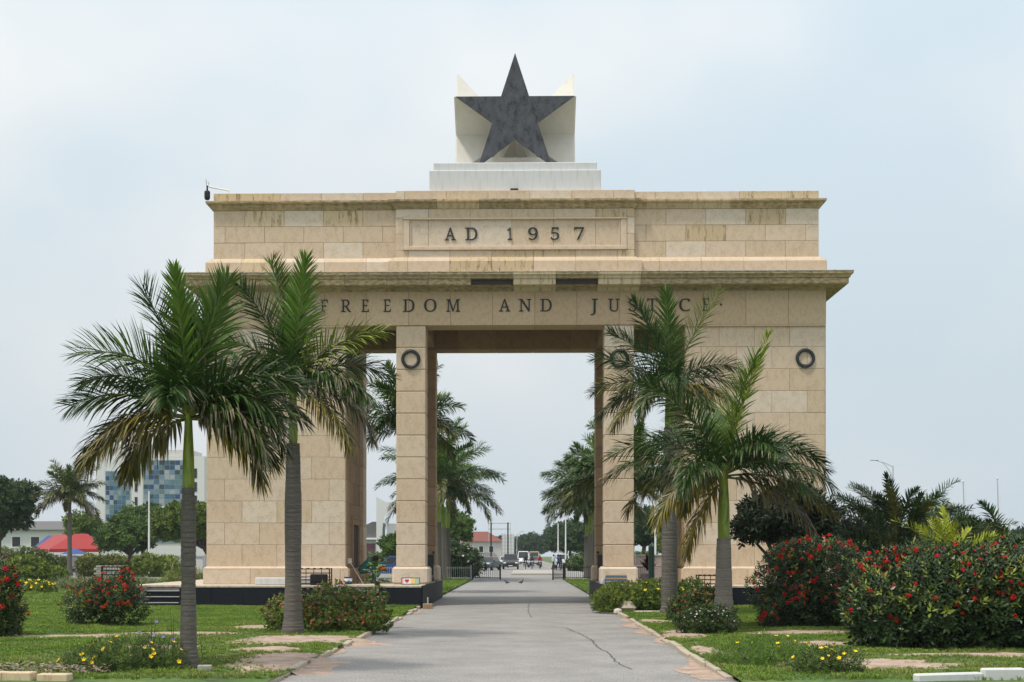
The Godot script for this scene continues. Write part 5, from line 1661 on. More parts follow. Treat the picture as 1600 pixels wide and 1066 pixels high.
func make_street() -> void:
	# the gate at the end of the driveway and its fences
	iron_fence("iron_gate", "left leaf of the black street gate, pushed half open", "gate", V(-3.1, 0, -48.0), V(-1.2, 0, -47.6), 0.95, "iron", "street gate leaves")
	iron_fence("iron_gate", "right leaf of the black street gate, swung back", "gate", V(3.1, 0, -48.0), V(2.35, 0, -46.6), 0.95, "iron", "street gate leaves")
	iron_fence("iron_fence", "pale railing left of the street gate", "fence", V(-11.0, 0, -48.3), V(-3.2, 0, -48.1), 0.9, "grey_paint", "fences beside the street gate")
	iron_fence("iron_fence", "dark railing right of the street gate", "fence", V(3.2, 0, -48.1), V(9.0, 0, -48.3), 0.95, "iron", "fences beside the street gate")
	var md := MB.new()
	md.cbox(V(-0.6, -0.05, -92.0), V(3.9, 0.17, -69.0), 0.05)
	setting("median", md.mesh(M.concrete))
	vehicle("minivan", "blue minivan parked beyond the arch, behind the seated man", "car", V(-9.0, 0.01, -53.5), PI, "minivan", Color(0.012, 0.045, 0.21))
	vehicle("jeep", "dark off road car facing the camera on the street", "car", V(-1.0, 0.01, -115), -PI / 2, "suv", Color(0.02, 0.022, 0.024))
	vehicle("sedan", "blue grey sedan half hidden by the left gate bush", "car", V(-3.3, 0.01, -104), -PI / 2 - 0.3, "car", Color(0.03, 0.045, 0.06))
	vehicle("sedan", "red roofed car behind the blue grey sedan", "car", V(-3.6, 0.01, -128), -PI / 2, "car", Color(0.22, 0.05, 0.04))
	vehicle("minibus", "white minibus in the middle of the street", "bus", V(0.55, 0.01, -154), -PI / 2, "van", Color(0.62, 0.63, 0.64))
	vehicle("minibus", "pale yellow and green minibus right of the white one", "bus", V(2.3, 0.01, -175), -PI / 2, "van", Color(0.45, 0.36, 0.14))
	vehicle("sedan", "white car following behind the off road car", "car", V(-1.9, 0.01, -142), -PI / 2, "car", Color(0.6, 0.6, 0.6))
	vehicle("sedan", "grey car behind the two motorcycles", "car", V(2.0, 0.01, -138), -PI / 2, "car", Color(0.2, 0.21, 0.22))
	vehicle("pickup", "white van parked at the right edge of the street", "car", V(5.4, 0.01, -128), -PI / 2, "suv", Color(0.5, 0.5, 0.5))
	motorbike("dark motorcycle ridden beside another in mid street", V(0.75, 0.01, -117), -PI / 2, Color(0.03, 0.03, 0.03))
	motorbike("second dark motorcycle right beside the first", V(1.5, 0.01, -116), -PI / 2, Color(0.05, 0.02, 0.02))
	motorbike("motorcycle carrying the rider in a red shirt", V(2.45, 0.01, -118), -PI / 2, Color(0.2, 0.02, 0.02))
	# lamps and poles
	lamp_post("lamp_post", "tall lamp post with a curved arm above the right palm clump", V(32.4, 0, -74), 9.4, -1.6)
	lamp_post("lamp_post", "lamp post seen between the right column and pier", V(10.9, 0, -64), 6.6, -1.2, "white_paint")
	lamp_post("lamp_post", "slim white post in front of the right palms, nearer the street", V(5.0, 0, -102), 6.5, 0.0, "white_paint")
	lamp_post("lamp_post", "slim white post just left of its neighbour by the right palms", V(4.35, 0, -108), 5.2, 0.0, "white_paint")
	lamp_post("lamp_post", "far lamp post above the white minibus", V(-0.5, 0, -190), 5.2, 0.9)
	lamp_post("white_pole", "white pole standing beyond the left lawn", V(-29.6, 0, -64.0), 6.8, 0.0, "white_paint")
	flag_pole("bare flag pole leaning above the yellow palm", V(32.3, 0, -54), 6.9, -0.25)
	flag_pole("bare flag pole second from the right edge", V(34.7, 0, -54), 7.1, -0.2)
	flag_pole("bare flag pole at the right edge", V(36.9, 0, -54), 7.4, -0.25)
	flag_pole("faint far flag pole left of the others", V(33.0, 0, -66), 6.9, -0.1)
	var bp := MB.new()
	bp.tube([V(0, -0.1, 0), V(0, 6.3, 0)], [0.16, 0.16], 8)
	# bare billboard frames over the street
	var f1 := thing("billboard_frame", "tall empty billboard frame of dark steel above the street", "billboard", V(-3.7, 0, -134))
	for x in [0.0, 2.2]:
		part("post", boxmesh(V(x - 0.09, -0.1, -0.09), V(x + 0.09, 5.9, 0.09), "iron"), f1)
	for y in [5.75, 5.0]:
		part("beam", boxmesh(V(-0.35, y, -0.05), V(2.55, y + 0.1, 0.05), "pole_metal"), f1)
	for x in [-0.35, 2.5]:
		part("side_bar", boxmesh(V(x, 3.2, -0.03), V(x + 0.05, 5.85, 0.03), "pole_metal"), f1)
	var f2 := thing("billboard_frame", "pale lattice back of a billboard beside the empty frame", "billboard", V(-2.6, 0, -154))
	for k in 5:
		part("post", boxmesh(V(k * 0.44, 0.0, -0.04), V(k * 0.44 + 0.06, 4.8, 0.04), "grey_paint"), f2)
	part("panel", boxmesh(V(0, 1.3, -0.12), V(1.82, 4.75, -0.06), "white_paint"), f2)
	for k in 8:
		part("beam", boxmesh(V(-0.05, 0.9 + k * 0.52, 0.041), V(1.87, 0.95 + k * 0.52, 0.08), "pole_metal"), f2)


# ---------------------------------------------------------------- far buildings and trees
# windows set in a wall that faces +z: rows of panes with frames, each a part
func windows(parent: Node, x0: float, y0: float, cols: int, rows: int, w: float, h: float, dx: float, dy: float, z: float, glass: String) -> void:
	var pane := boxmesh(V(-w / 2, -h / 2, -0.02), V(w / 2, h / 2, 0.02), glass)
	var fr := MB.new()
	fr.box(V(-w / 2 - 0.1, -h / 2 - 0.12, -0.04), V(w / 2 + 0.1, -h / 2, 0.12))
	fr.box(V(-w / 2 - 0.1, h / 2, -0.04), V(w / 2 + 0.1, h / 2 + 0.08, 0.08))
	for s in [-1.0, 1.0]:
		fr.box(V(s * (w / 2 + 0.05) - 0.05, -h / 2 + 0.002, -0.04), V(s * (w / 2 + 0.05) + 0.05, h / 2 - 0.002, 0.07))
	var fm := fr.mesh(M.white_paint)
	for i in cols:
		for j in rows:
			var o := part("window", fm, parent, V(x0 + i * dx, y0 + j * dy, z))
			part("pane", pane, o)


func hip_roof(lo: Vector3, hi: Vector3, rise: float, m: String) -> ArrayMesh:
	var b := MB.new()
	var y := lo.y
	var r0 := V(lo.x + (hi.z - lo.z) * 0.5, y + rise, (lo.z + hi.z) / 2)
	var r1 := V(hi.x - (hi.z - lo.z) * 0.5, y + rise, (lo.z + hi.z) / 2)
	var a := V(lo.x, y, hi.z)
	var c := V(hi.x, y, hi.z)
	var d := V(hi.x, y, lo.z)
	var e := V(lo.x, y, lo.z)
	b.poly([a, c, r1, r0], V(0, 1, 1))
	b.poly([d, e, r0, r1], V(0, 1, -1))
	b.poly([c, d, r1], V(1, 1, 0))
	b.poly([e, a, r0], V(-1, 1, 0))
	b.poly([a, c, d, e], Vector3.DOWN)
	return b.mesh(M[m])


func make_background() -> void:
	mat("roof_red", Color(0.20, 0.065, 0.05), 0.85)
	mat("roof_grey", Color(0.13, 0.13, 0.13), 0.85)
	mat("wall_white", Color(0.66, 0.66, 0.65), 0.85)
	mat("wall_cream", Color(0.52, 0.50, 0.47), 0.85)
	mat("wall_pink", Color(0.40, 0.31, 0.27), 0.9)
	mat("band_mauve", Color(0.17, 0.07, 0.10), 0.8)
	mat("pale_glass", Color(0.25, 0.33, 0.36), 0.15)
	var tints := [Color(0.02, 0.06, 0.17), Color(0.05, 0.13, 0.2), Color(0.10, 0.19, 0.21), Color(0.22, 0.29, 0.31), Color(0.03, 0.06, 0.08), Color(0.14, 0.22, 0.28), Color(0.32, 0.37, 0.39)]
	for k in tints.size():
		mat("tint%d" % k, tints[k], 0.2)
	# office block with patchwork glass
	var ob := thing("office_building", "white office block with patchwork blue glass behind the left palms", "building", V(-55, 0, -156))
	part("wall", boxmesh(V(-7.4, 0, -9), V(8.6, 16.2, 0), "wall_white"), ob)
	part("wall", boxmesh(V(-7.2, 0, -8.8), V(-3.0, 18.0, -0.5), "wall_cream"), ob)
	part("parapet", boxmesh(V(-2.6, 16.2, -8.0), V(6.4, 17.2, -1.0), "wall_cream"), ob)
	for area in [[-6.0, -2.4, 2.0, 14.0, 6, 17], [-0.4, 6.6, 3.5, 15.6, 9, 17]]:
		var bay := part("glass_bay", boxmesh(V(area[0] - 0.1, area[2] - 0.1, 0.002), V(area[1] + 0.1, area[3] + 0.1, 0.1), "grey_paint"), ob)
		var w: float = (area[1] - area[0]) / area[4]
		var h: float = (area[3] - area[2]) / area[5]
		for k in 7:
			meshes["office pane %d %s" % [k, str(area[0])]] = boxmesh(V(0.03, 0.03, 0.1), V(w - 0.03, h - 0.03, 0.14), "tint%d" % k)
		for i in area[4]:
			for j in area[5]:
				var kk: int = [0, 1, 2, 3, 5, 6, 3, 1, 4, 2, 5, 6][(i * 5 + j * 7 + rng.randi_range(0, 3)) % 12]
				part("pane", meshes["office pane %d %s" % [kk, str(area[0])]], bay, V(area[0] + i * w, area[2] + j * h, 0))
	for j in 6:
		part("window", boxmesh(V(6.95, 3.0 + j * 2.0, 0.002), V(7.5, 4.4 + j * 2.0, 0.06), "dark_glass"), ob)
		part("window", boxmesh(V(-1.7, 3.0 + j * 2.0, 0.002), V(-1.3, 4.2 + j * 2.0, 0.06), "dark_glass"), ob)
	part("banner", boxmesh(V(2.0, 7.4, 0.2), V(3.2, 8.8, 0.23), "white_paint"), ob)
	# white houses at the far left
	var h1 := thing("house", "long white house with grey roof at the far left", "house", V(-63, 0, -135), 0.0, "houses beyond the lawns")
	part("wall", boxmesh(V(-8, 0, -6), V(11, 5.0, 0), "wall_white"), h1)
	part("roof", hip_roof(V(-8.6, 5.0, -6.6), V(11.6, 5.0, 0.6), 1.2, "roof_grey"), h1)
	windows(h1, -6.0, 3.4, 7, 1, 1.1, 1.3, 2.5, 0, 0.04, "dark_glass")
	var h2 := thing("house", "small two storey red roofed house at the end of the street", "house", V(-9.5, 0, -255), 0.0, "houses beyond the lawns")
	part("wall", boxmesh(V(-5, 0, -6), V(5.4, 4.6, 0), "wall_cream"), h2)
	part("roof", hip_roof(V(-5.5, 4.6, -6.5), V(5.9, 4.6, 0.5), 2.2, "roof_red"), h2)
	windows(h2, -3.4, 2.9, 4, 1, 0.9, 1.3, 2.2, 0, 0.04, "dark_glass")
	part("porch_roof", hip_roof(V(0.8, 1.4, 0.1), V(4.6, 1.4, 2.0), 0.8, "roof_grey"), h2)
	part("porch_post", boxmesh(V(1.0, 0, 1.7), V(1.2, 1.4, 1.9), "wall_white"), h2)
	part("porch_post", boxmesh(V(4.2, 0, 1.7), V(4.4, 1.4, 1.9), "wall_white"), h2)
	var h3 := thing("house", "red gabled house peeping over the trees left of the street", "house", V(-9.4, 0, -112), 0.0, "houses beyond the lawns")
	part("wall", boxmesh(V(-3, 0, -6), V(3.0, 4.8, 0), "wall_pink"), h3)
	var gb := MB.new()
	gb.prism([Vector2(-3.4, 4.8), Vector2(3.4, 4.8), Vector2(2.2, 6.0), Vector2(0.4, 6.9), Vector2(-1.0, 6.4)], V(0, 0, -6.3), Vector3.RIGHT, Vector3.UP, V(0, 0, 1), 6.6)
	part("roof", gb.mesh(M.roof_red), h3)
	windows(h3, -1.5, 3.2, 2, 1, 0.9, 1.2, 2.2, 0, 0.04, "dark_glass")
	# modern hall seen through the left bay: white fin, grey gable, mauve band
	var hall := thing("modern_hall", "white modern hall with a tall curved fin seen through the left bay", "building", V(-15, 0, -100))
	part("wall", boxmesh(V(-3.2, 0, -8), V(0.5, 3.3, 0), "wall_cream"), hall)
	part("mauve_band", boxmesh(V(-3.2, 1.9, 0.002), V(-0.3, 2.9, 0.06), "band_mauve"), hall)
	part("glass_front", boxmesh(V(-2.6, 0.4, 0.002), V(-0.3, 1.85, 0.05), "pale_glass"), hall)
	part("white_beam", boxmesh(V(-3.4, 3.3, -8.1), V(0.4, 3.5, 0.4), "white_paint"), hall)
	var rg := MB.new()
	rg.prism([Vector2(-4.0, 3.52), Vector2(0.1, 3.52), Vector2(0.1, 5.2), Vector2(-0.6, 5.2)], V(0, 0, -7), Vector3.RIGHT, Vector3.UP, V(0, 0, 1), 6.8)
	part("roof", rg.mesh(M.roof_grey), hall)
	var fin := MB.new()
	var fo := [Vector2(-0.25, 0.0), Vector2(0.35, 0.0), Vector2(0.38, 4.5), Vector2(0.5, 5.6), Vector2(0.9, 6.2), Vector2(1.9, 6.7), Vector2(2.5, 7.3), Vector2(2.4, 7.5), Vector2(1.6, 7.25), Vector2(0.9, 7.2), Vector2(0.3, 7.5), Vector2(-0.25, 7.8)]
	fin.prism(fo, V(0.2, 0, 0.5), Vector3.RIGHT, Vector3.UP, V(0, 0, 1), 0.4)
	part("fin", fin.mesh(M.wall_white), hall)
	part("side_wall", boxmesh(V(1.0, 0, -6), V(5.5, 5.0, 0.3), "wall_white"), hall)
	part("window", boxmesh(V(2.2, 3.4, 0.302), V(2.8, 4.6, 0.36), "dark_glass"), hall)
	# boundary walls
	var bw := thing("boundary_wall", "pinkish boundary wall beyond the right lawn", "wall", V(8.2, 0, -52), 0.0, "boundary walls")
	for k in 24:
		part("wall_panel", boxmesh(V(k * 2.2 + 0.12, 0, -0.1), V(k * 2.2 + 2.18, 1.62, 0.1), "wall_pink"), bw)
		part("pier", boxmesh(V(k * 2.2 - 0.14, 0, -0.17), V(k * 2.2 + 0.118, 1.85, 0.17), "wall_cream"), bw)
	part("coping", boxmesh(V(0.1, 1.622, -0.15), V(52.8, 1.7, 0.15), "concrete"), bw)
	var bl := thing("boundary_wall", "low grey and white boundary wall beyond the left lawn", "wall", V(-42, 0, -80), 0.0, "boundary walls")
	for k in 12:
		part("wall_panel", boxmesh(V(k * 2.2 + 0.12, 0, -0.1), V(k * 2.2 + 2.18, 1.45, 0.1), "wall_white"), bl)
		part("pier", boxmesh(V(k * 2.2 - 0.14, 0, -0.17), V(k * 2.2 + 0.118, 1.62, 0.17), "grey_paint"), bl)
	part("coping", boxmesh(V(0.1, 1.452, -0.15), V(26.4, 1.6, 0.15), "grey_paint"), bl)
	var sw := thing("stone_wall", "short dry stone wall behind the round clipped bush", "wall", V(-29.0, 0, -48.0))
	for r in 6:
		for k in 5:
			stone("stone", sw, V(k * 0.36 + (0.15 if r % 2 else 0.0), r * 0.16, -0.2), V(k * 0.36 + 0.35 + (0.15 if r % 2 else 0.0), r * 0.16 + 0.15, 0.2 + R(-0.03, 0.03)), "concrete", 0.03)
	# market tents
	mat("tent_red", Color(0.30, 0.012, 0.014), 0.7)
	mat("tent_blue", Color(0.02, 0.07, 0.24), 0.7)
	mat("tent_pink", Color(0.33, 0.05, 0.05), 0.7)
	for q in [["market_tent", "bright red peaked market tent beyond the left lawn", -42.8, -88.0, 5.2, "tent_red"], ["market_tent", "paler red tent left of the bright one", -46.2, -92.0, 4.4, "tent_pink"], ["market_tent", "blue market tent left of the red ones", -49.8, -100.0, 3.4, "tent_blue"]]:
		var t := thing(q[0], q[1], "tent", V(q[2], 0, q[3]), 0.0, "market tents")
		var w: float = q[4]
		var cb := MB.new()
		var tops := [V(-w * 0.12, 3.75, 0), V(w * 0.12, 3.75, 0)]
		var cs := [V(-w / 2, 2.25, 1.6), V(w / 2, 2.25, 1.6), V(w / 2, 2.25, -1.6), V(-w / 2, 2.25, -1.6)]
		cb.poly([cs[0], cs[1], tops[1], tops[0]], V(0, 1, 1))
		cb.poly([cs[2], cs[3], tops[0], tops[1]], V(0, 1, -1))
		cb.poly([cs[1], cs[2], tops[1]], V(1, 1, 0))
		cb.poly([cs[3], cs[0], tops[0]], V(-1, 1, 0))
		part("canopy", cb.mesh(M[q[5]]), t)
		part("valance", boxmesh(V(-w / 2, 1.95, 1.56), V(w / 2, 2.25, 1.6), q[5]), t)
		for c in cs:
			part("pole", boxmesh(V(c.x - 0.04, 0, c.z * 0.97 - 0.04), V(c.x + 0.04, 2.24, c.z * 0.97 + 0.04), "white_paint"), t)
	var um := thing("parasol", "blue parasol below the red tents", "parasol", V(-40.8, 0, -80))
	var ub := MB.new()
	for k in 8:
		var a := TAU * k / 8
		var c := TAU * (k + 1) / 8
		ub.poly([V(0, 2.3, 0), V(cos(a) * 1.4, 1.75, sin(a) * 1.4), V(cos(c) * 1.4, 1.75, sin(c) * 1.4)], V(cos(a), 1, sin(a)))
	part("canopy", ub.mesh(M.tent_blue), um)
	part("pole", boxmesh(V(-0.025, 0, -0.025), V(0.025, 2.3, 0.025), "white_paint"), um)
	for q in [["low hedge along the right side of the street behind the gate", 8.6, -66.0], ["second low hedge farther along the right of the street", 8.0, -98.0], ["dark low hedge along the left side of the street", -13.5, -92.0]]:
		shrub("street_hedge", q[0], "hedge", V(q[1], 0, q[2]), [[V(-1.2, 0.7, 0), V(1.8, 1.0, 2.0)], [V(1.2, 0.7, 0), V(1.8, 1.1, 2.0)]], 2200, 0.24, [6, 0.5, 0.2, 23, "foliage"], [Color(0.06, 0.105, 0.025), Color(0.08, 0.13, 0.03), Color(0.045, 0.085, 0.022), Color(0.15, 0.2, 0.04)], {})
	# trees
	var g1 := [Color(0.045, 0.085, 0.026), Color(0.058, 0.105, 0.03), Color(0.035, 0.068, 0.022)]
	var g2 := [Color(0.085, 0.155, 0.03), Color(0.105, 0.18, 0.035), Color(0.07, 0.13, 0.028)]
	var g3 := [Color(0.12, 0.18, 0.025), Color(0.145, 0.205, 0.03), Color(0.095, 0.15, 0.024)]
	var far := "trees beyond the lawns"
	tree("shade_tree", "dark leafy tree at the far left edge", V(-42.8, 0, -66), [V(0, -0.2, 0), V(0.2, 1.8, 0), V(0.3, 3.0, 0)], [0.3, 0.24, 0.2], blobs_in(V(0.2, 5.6, 0), V(3.1, 2.7, 2.6), 20, 1.2), 3600, 0.3, g1, {"group": far})
	tree("shade_tree", "wide flat crowned tree behind the nearest left palm", V(-27.4, 0, -72), [V(1.6, -0.2, 0), V(1.0, 1.4, 0), V(0.2, 2.6, 0)], [0.28, 0.24, 0.2], blobs_in(V(-0.4, 4.3, 0), V(4.6, 1.6, 3.0), 26, 1.15), 5200, 0.26, g3, {"group": far})
	tree("shade_tree", "bright green rounded tree right of the red tents", V(-35.2, 0, -78), [V(0, -0.2, 0), V(0.0, 1.2, 0), V(0.1, 1.9, 0)], [0.22, 0.18, 0.15], blobs_in(V(0.0, 3.3, 0), V(2.5, 1.8, 2.2), 16, 1.0), 2600, 0.26, g2, {"group": far})
	tree("shade_tree", "taller pale green tree behind the bright rounded one", V(-39.5, 0, -98), [V(0, -0.2, 0), V(0.0, 1.8, 0), V(0.1, 2.8, 0)], [0.25, 0.2, 0.16], blobs_in(V(0.0, 4.5, 0), V(3.2, 2.0, 2.2), 16, 1.2), 2600, 0.3, g2, {"group": far})
	tree("shade_tree", "small tree standing behind the red tents", V(-47.5, 0, -104), [V(0, -0.2, 0), V(0.0, 1.8, 0), V(0.1, 2.8, 0)], [0.22, 0.18, 0.15], blobs_in(V(0.0, 4.4, 0), V(2.4, 1.6, 2.0), 10, 1.1), 1500, 0.3, g3, {"group": far})
	tree("shade_tree", "green tree left of the street between palms and gate", V(-6.6, 0, -77), [V(0, -0.2, 0), V(0.0, 1.8, 0), V(0.1, 2.6, 0)], [0.2, 0.17, 0.14], blobs_in(V(0.1, 4.1, 0), V(2.0, 1.9, 1.8), 16, 0.85), 2400, 0.26, g2, {"group": far})
	tree("shade_tree", "small tree in the left bay beside the modern hall", V(-10.9, 0, -76), [V(0, -0.2, 0), V(0.0, 1.2, 0), V(0.1, 1.8, 0)], [0.16, 0.13, 0.1], blobs_in(V(0.0, 2.4, 0), V(1.2, 1.3, 1.2), 10, 0.6), 1300, 0.22, g2, {"group": far})
	tree("shade_tree", "large dark tree beyond the right bay", V(13.6, 0, -105), [V(0, -0.2, 0), V(0.0, 1.8, 0), V(0.1, 2.8, 0)], [0.3, 0.24, 0.2], blobs_in(V(0.0, 4.3, 0), V(2.6, 2.2, 2.4), 18, 1.1), 3000, 0.3, g1, {"group": far})
	tree("shade_tree", "lower pale tree right of the large one beyond the bay", V(16.6, 0, -98), [V(0, -0.2, 0), V(0.0, 1.0, 0), V(0.1, 1.8, 0)], [0.25, 0.2, 0.16], blobs_in(V(0.0, 2.9, 0), V(2.4, 1.6, 2.2), 12, 0.9), 1800, 0.28, g3, {"group": far})
	tree("shade_tree", "dark street tree nearest behind the right palms", V(9.0, 0, -150), [V(0, -0.2, 0), V(0.0, 1.8, 0), V(0.1, 2.6, 0)], [0.3, 0.24, 0.2], blobs_in(V(0.0, 4.0, 0), V(3.4, 2.3, 3.0), 18, 1.2), 2800, 0.34, g1, {"group": far})
	tree("shade_tree", "second dark street tree on the right of the road", V(8.4, 0, -185), [V(0, -0.2, 0), V(0.0, 1.8, 0), V(0.1, 2.6, 0)], [0.3, 0.24, 0.2], blobs_in(V(0.0, 4.2, 0), V(3.6, 2.6, 3.0), 18, 1.3), 2800, 0.36, g1, {"group": far})
	tree("shade_tree", "third far street tree on the right of the road", V(9.5, 0, -235), [V(0, -0.2, 0), V(0.0, 2.0, 0), V(0.1, 2.8, 0)], [0.3, 0.24, 0.2], blobs_in(V(0.0, 5.2, 0), V(4.6, 3.2, 3.5), 18, 1.6), 2800, 0.45, g1, {"group": far})
	tree("shade_tree", "round far tree closing the end of the street", V(3.0, 0, -330), [V(0, -0.2, 0), V(0.0, 1.8, 0), V(0.1, 2.6, 0)], [0.4, 0.3, 0.25], blobs_in(V(-0.5, 4.0, 0), V(4.8, 2.8, 4.0), 18, 1.8), 2600, 0.55, g1, {"group": far})
	tree("shade_tree", "far tree left of the one closing the street", V(-6.0, 0, -345), [V(0, -0.2, 0), V(0.0, 1.8, 0), V(0.1, 2.6, 0)], [0.4, 0.3, 0.25], blobs_in(V(0.0, 3.6, 0), V(4.6, 2.4, 4.0), 16, 1.7), 2200, 0.55, g1, {"group": far})
	tree("shade_tree", "far tree left behind the street houses", V(-17.0, 0, -270), [V(0, -0.2, 0), V(0.0, 1.8, 0), V(0.1, 2.6, 0)], [0.4, 0.3, 0.25], blobs_in(V(0.0, 4.6, 0), V(5.2, 3.0, 4.0), 16, 1.8), 2200, 0.5, g1, {"group": far})
	tree("shade_tree", "grey green tree at the right edge behind the palm clumps", V(39.5, 0, -78), [V(0, -0.2, 0), V(0.0, 1.2, 0), V(0.1, 1.9, 0)], [0.3, 0.24, 0.2], blobs_in(V(0.0, 2.9, 0), V(4.0, 1.5, 2.4), 20, 1.0), 3000, 0.3, g2, {"group": far})
	tree("shade_tree", "second grey green tree left of the flag poles", V(30.0, 0, -80), [V(0, -0.2, 0), V(0.0, 1.2, 0), V(0.1, 1.9, 0)], [0.3, 0.24, 0.2], blobs_in(V(0.0, 2.7, 0), V(4.4, 1.4, 2.4), 18, 1.0), 2600, 0.3, g2, {"group": far})
	tree("shade_tree", "third grey green tree farther behind the red hedge", V(21.5, 0, -90), [V(0, -0.2, 0), V(0.0, 1.2, 0), V(0.1, 1.9, 0)], [0.3, 0.24, 0.2], blobs_in(V(0.0, 2.6, 0), V(3.4, 1.3, 2.4), 14, 1.0), 1900, 0.3, g2, {"group": far})
	# trees that close the horizon either side
	var ordinal := ["first", "second", "third", "fourth", "fifth", "sixth"]
	for k in 12:
		var s := -1.0 if k % 2 == 0 else 1.0
		var x := s * (34.0 + (k / 2) * 11.0 + R(-3, 3))
		if s < 0:
			x -= 8.0
		tree("horizon_tree", "%s distant rounded tree counted outwards from the arch on the far %s horizon" % [ordinal[k / 2], "left" if s < 0 else "right"], V(x, 0, -210 + R(-25, 25)), [V(0, -0.2, 0), V(0, 2.0, 0), V(0.1, 3.0, 0)], [0.4, 0.3, 0.25], blobs_in(V(0, 3.6, 0), V(7.0, R(1.6, 2.6), 4.0), 14, 2.0), 1100, 0.7, g1, {"group": "distant trees on the horizon"})
	# the slim palm on the left lawn
	var cp := {"leaflets": 56, "leaflet": 0.9, "wide": 0.09, "rib": 0.04, "tips": 0.4, "limp": 0.6}
	var cr := crown_of(24, 3.3, cp, 20.0)
	for f in cr:
		f[4] = (f[4] as Color).lerp(OLIVE, 0.55)
	cr.append([170, 0, 70, 3.0, Color(0.17, 0.10, 0.04), cp.merged({"dead": 0.5, "limp": 1.0}, true)])
	cr.append([20, -5, 70, 2.8, Color(0.17, 0.10, 0.04), cp.merged({"dead": 0.5, "limp": 1.0}, true)])
	palm("thin trunked palm with browning fronds beyond the left lawn", V(-36.0, 0, -64.0), [[0.26, 0.0], [0.2, 0.6], [0.17, 3.0], [0.13, 5.9]], [[0.13, 5.88], [0.1, 6.4]], cr, false, "palms on the left")


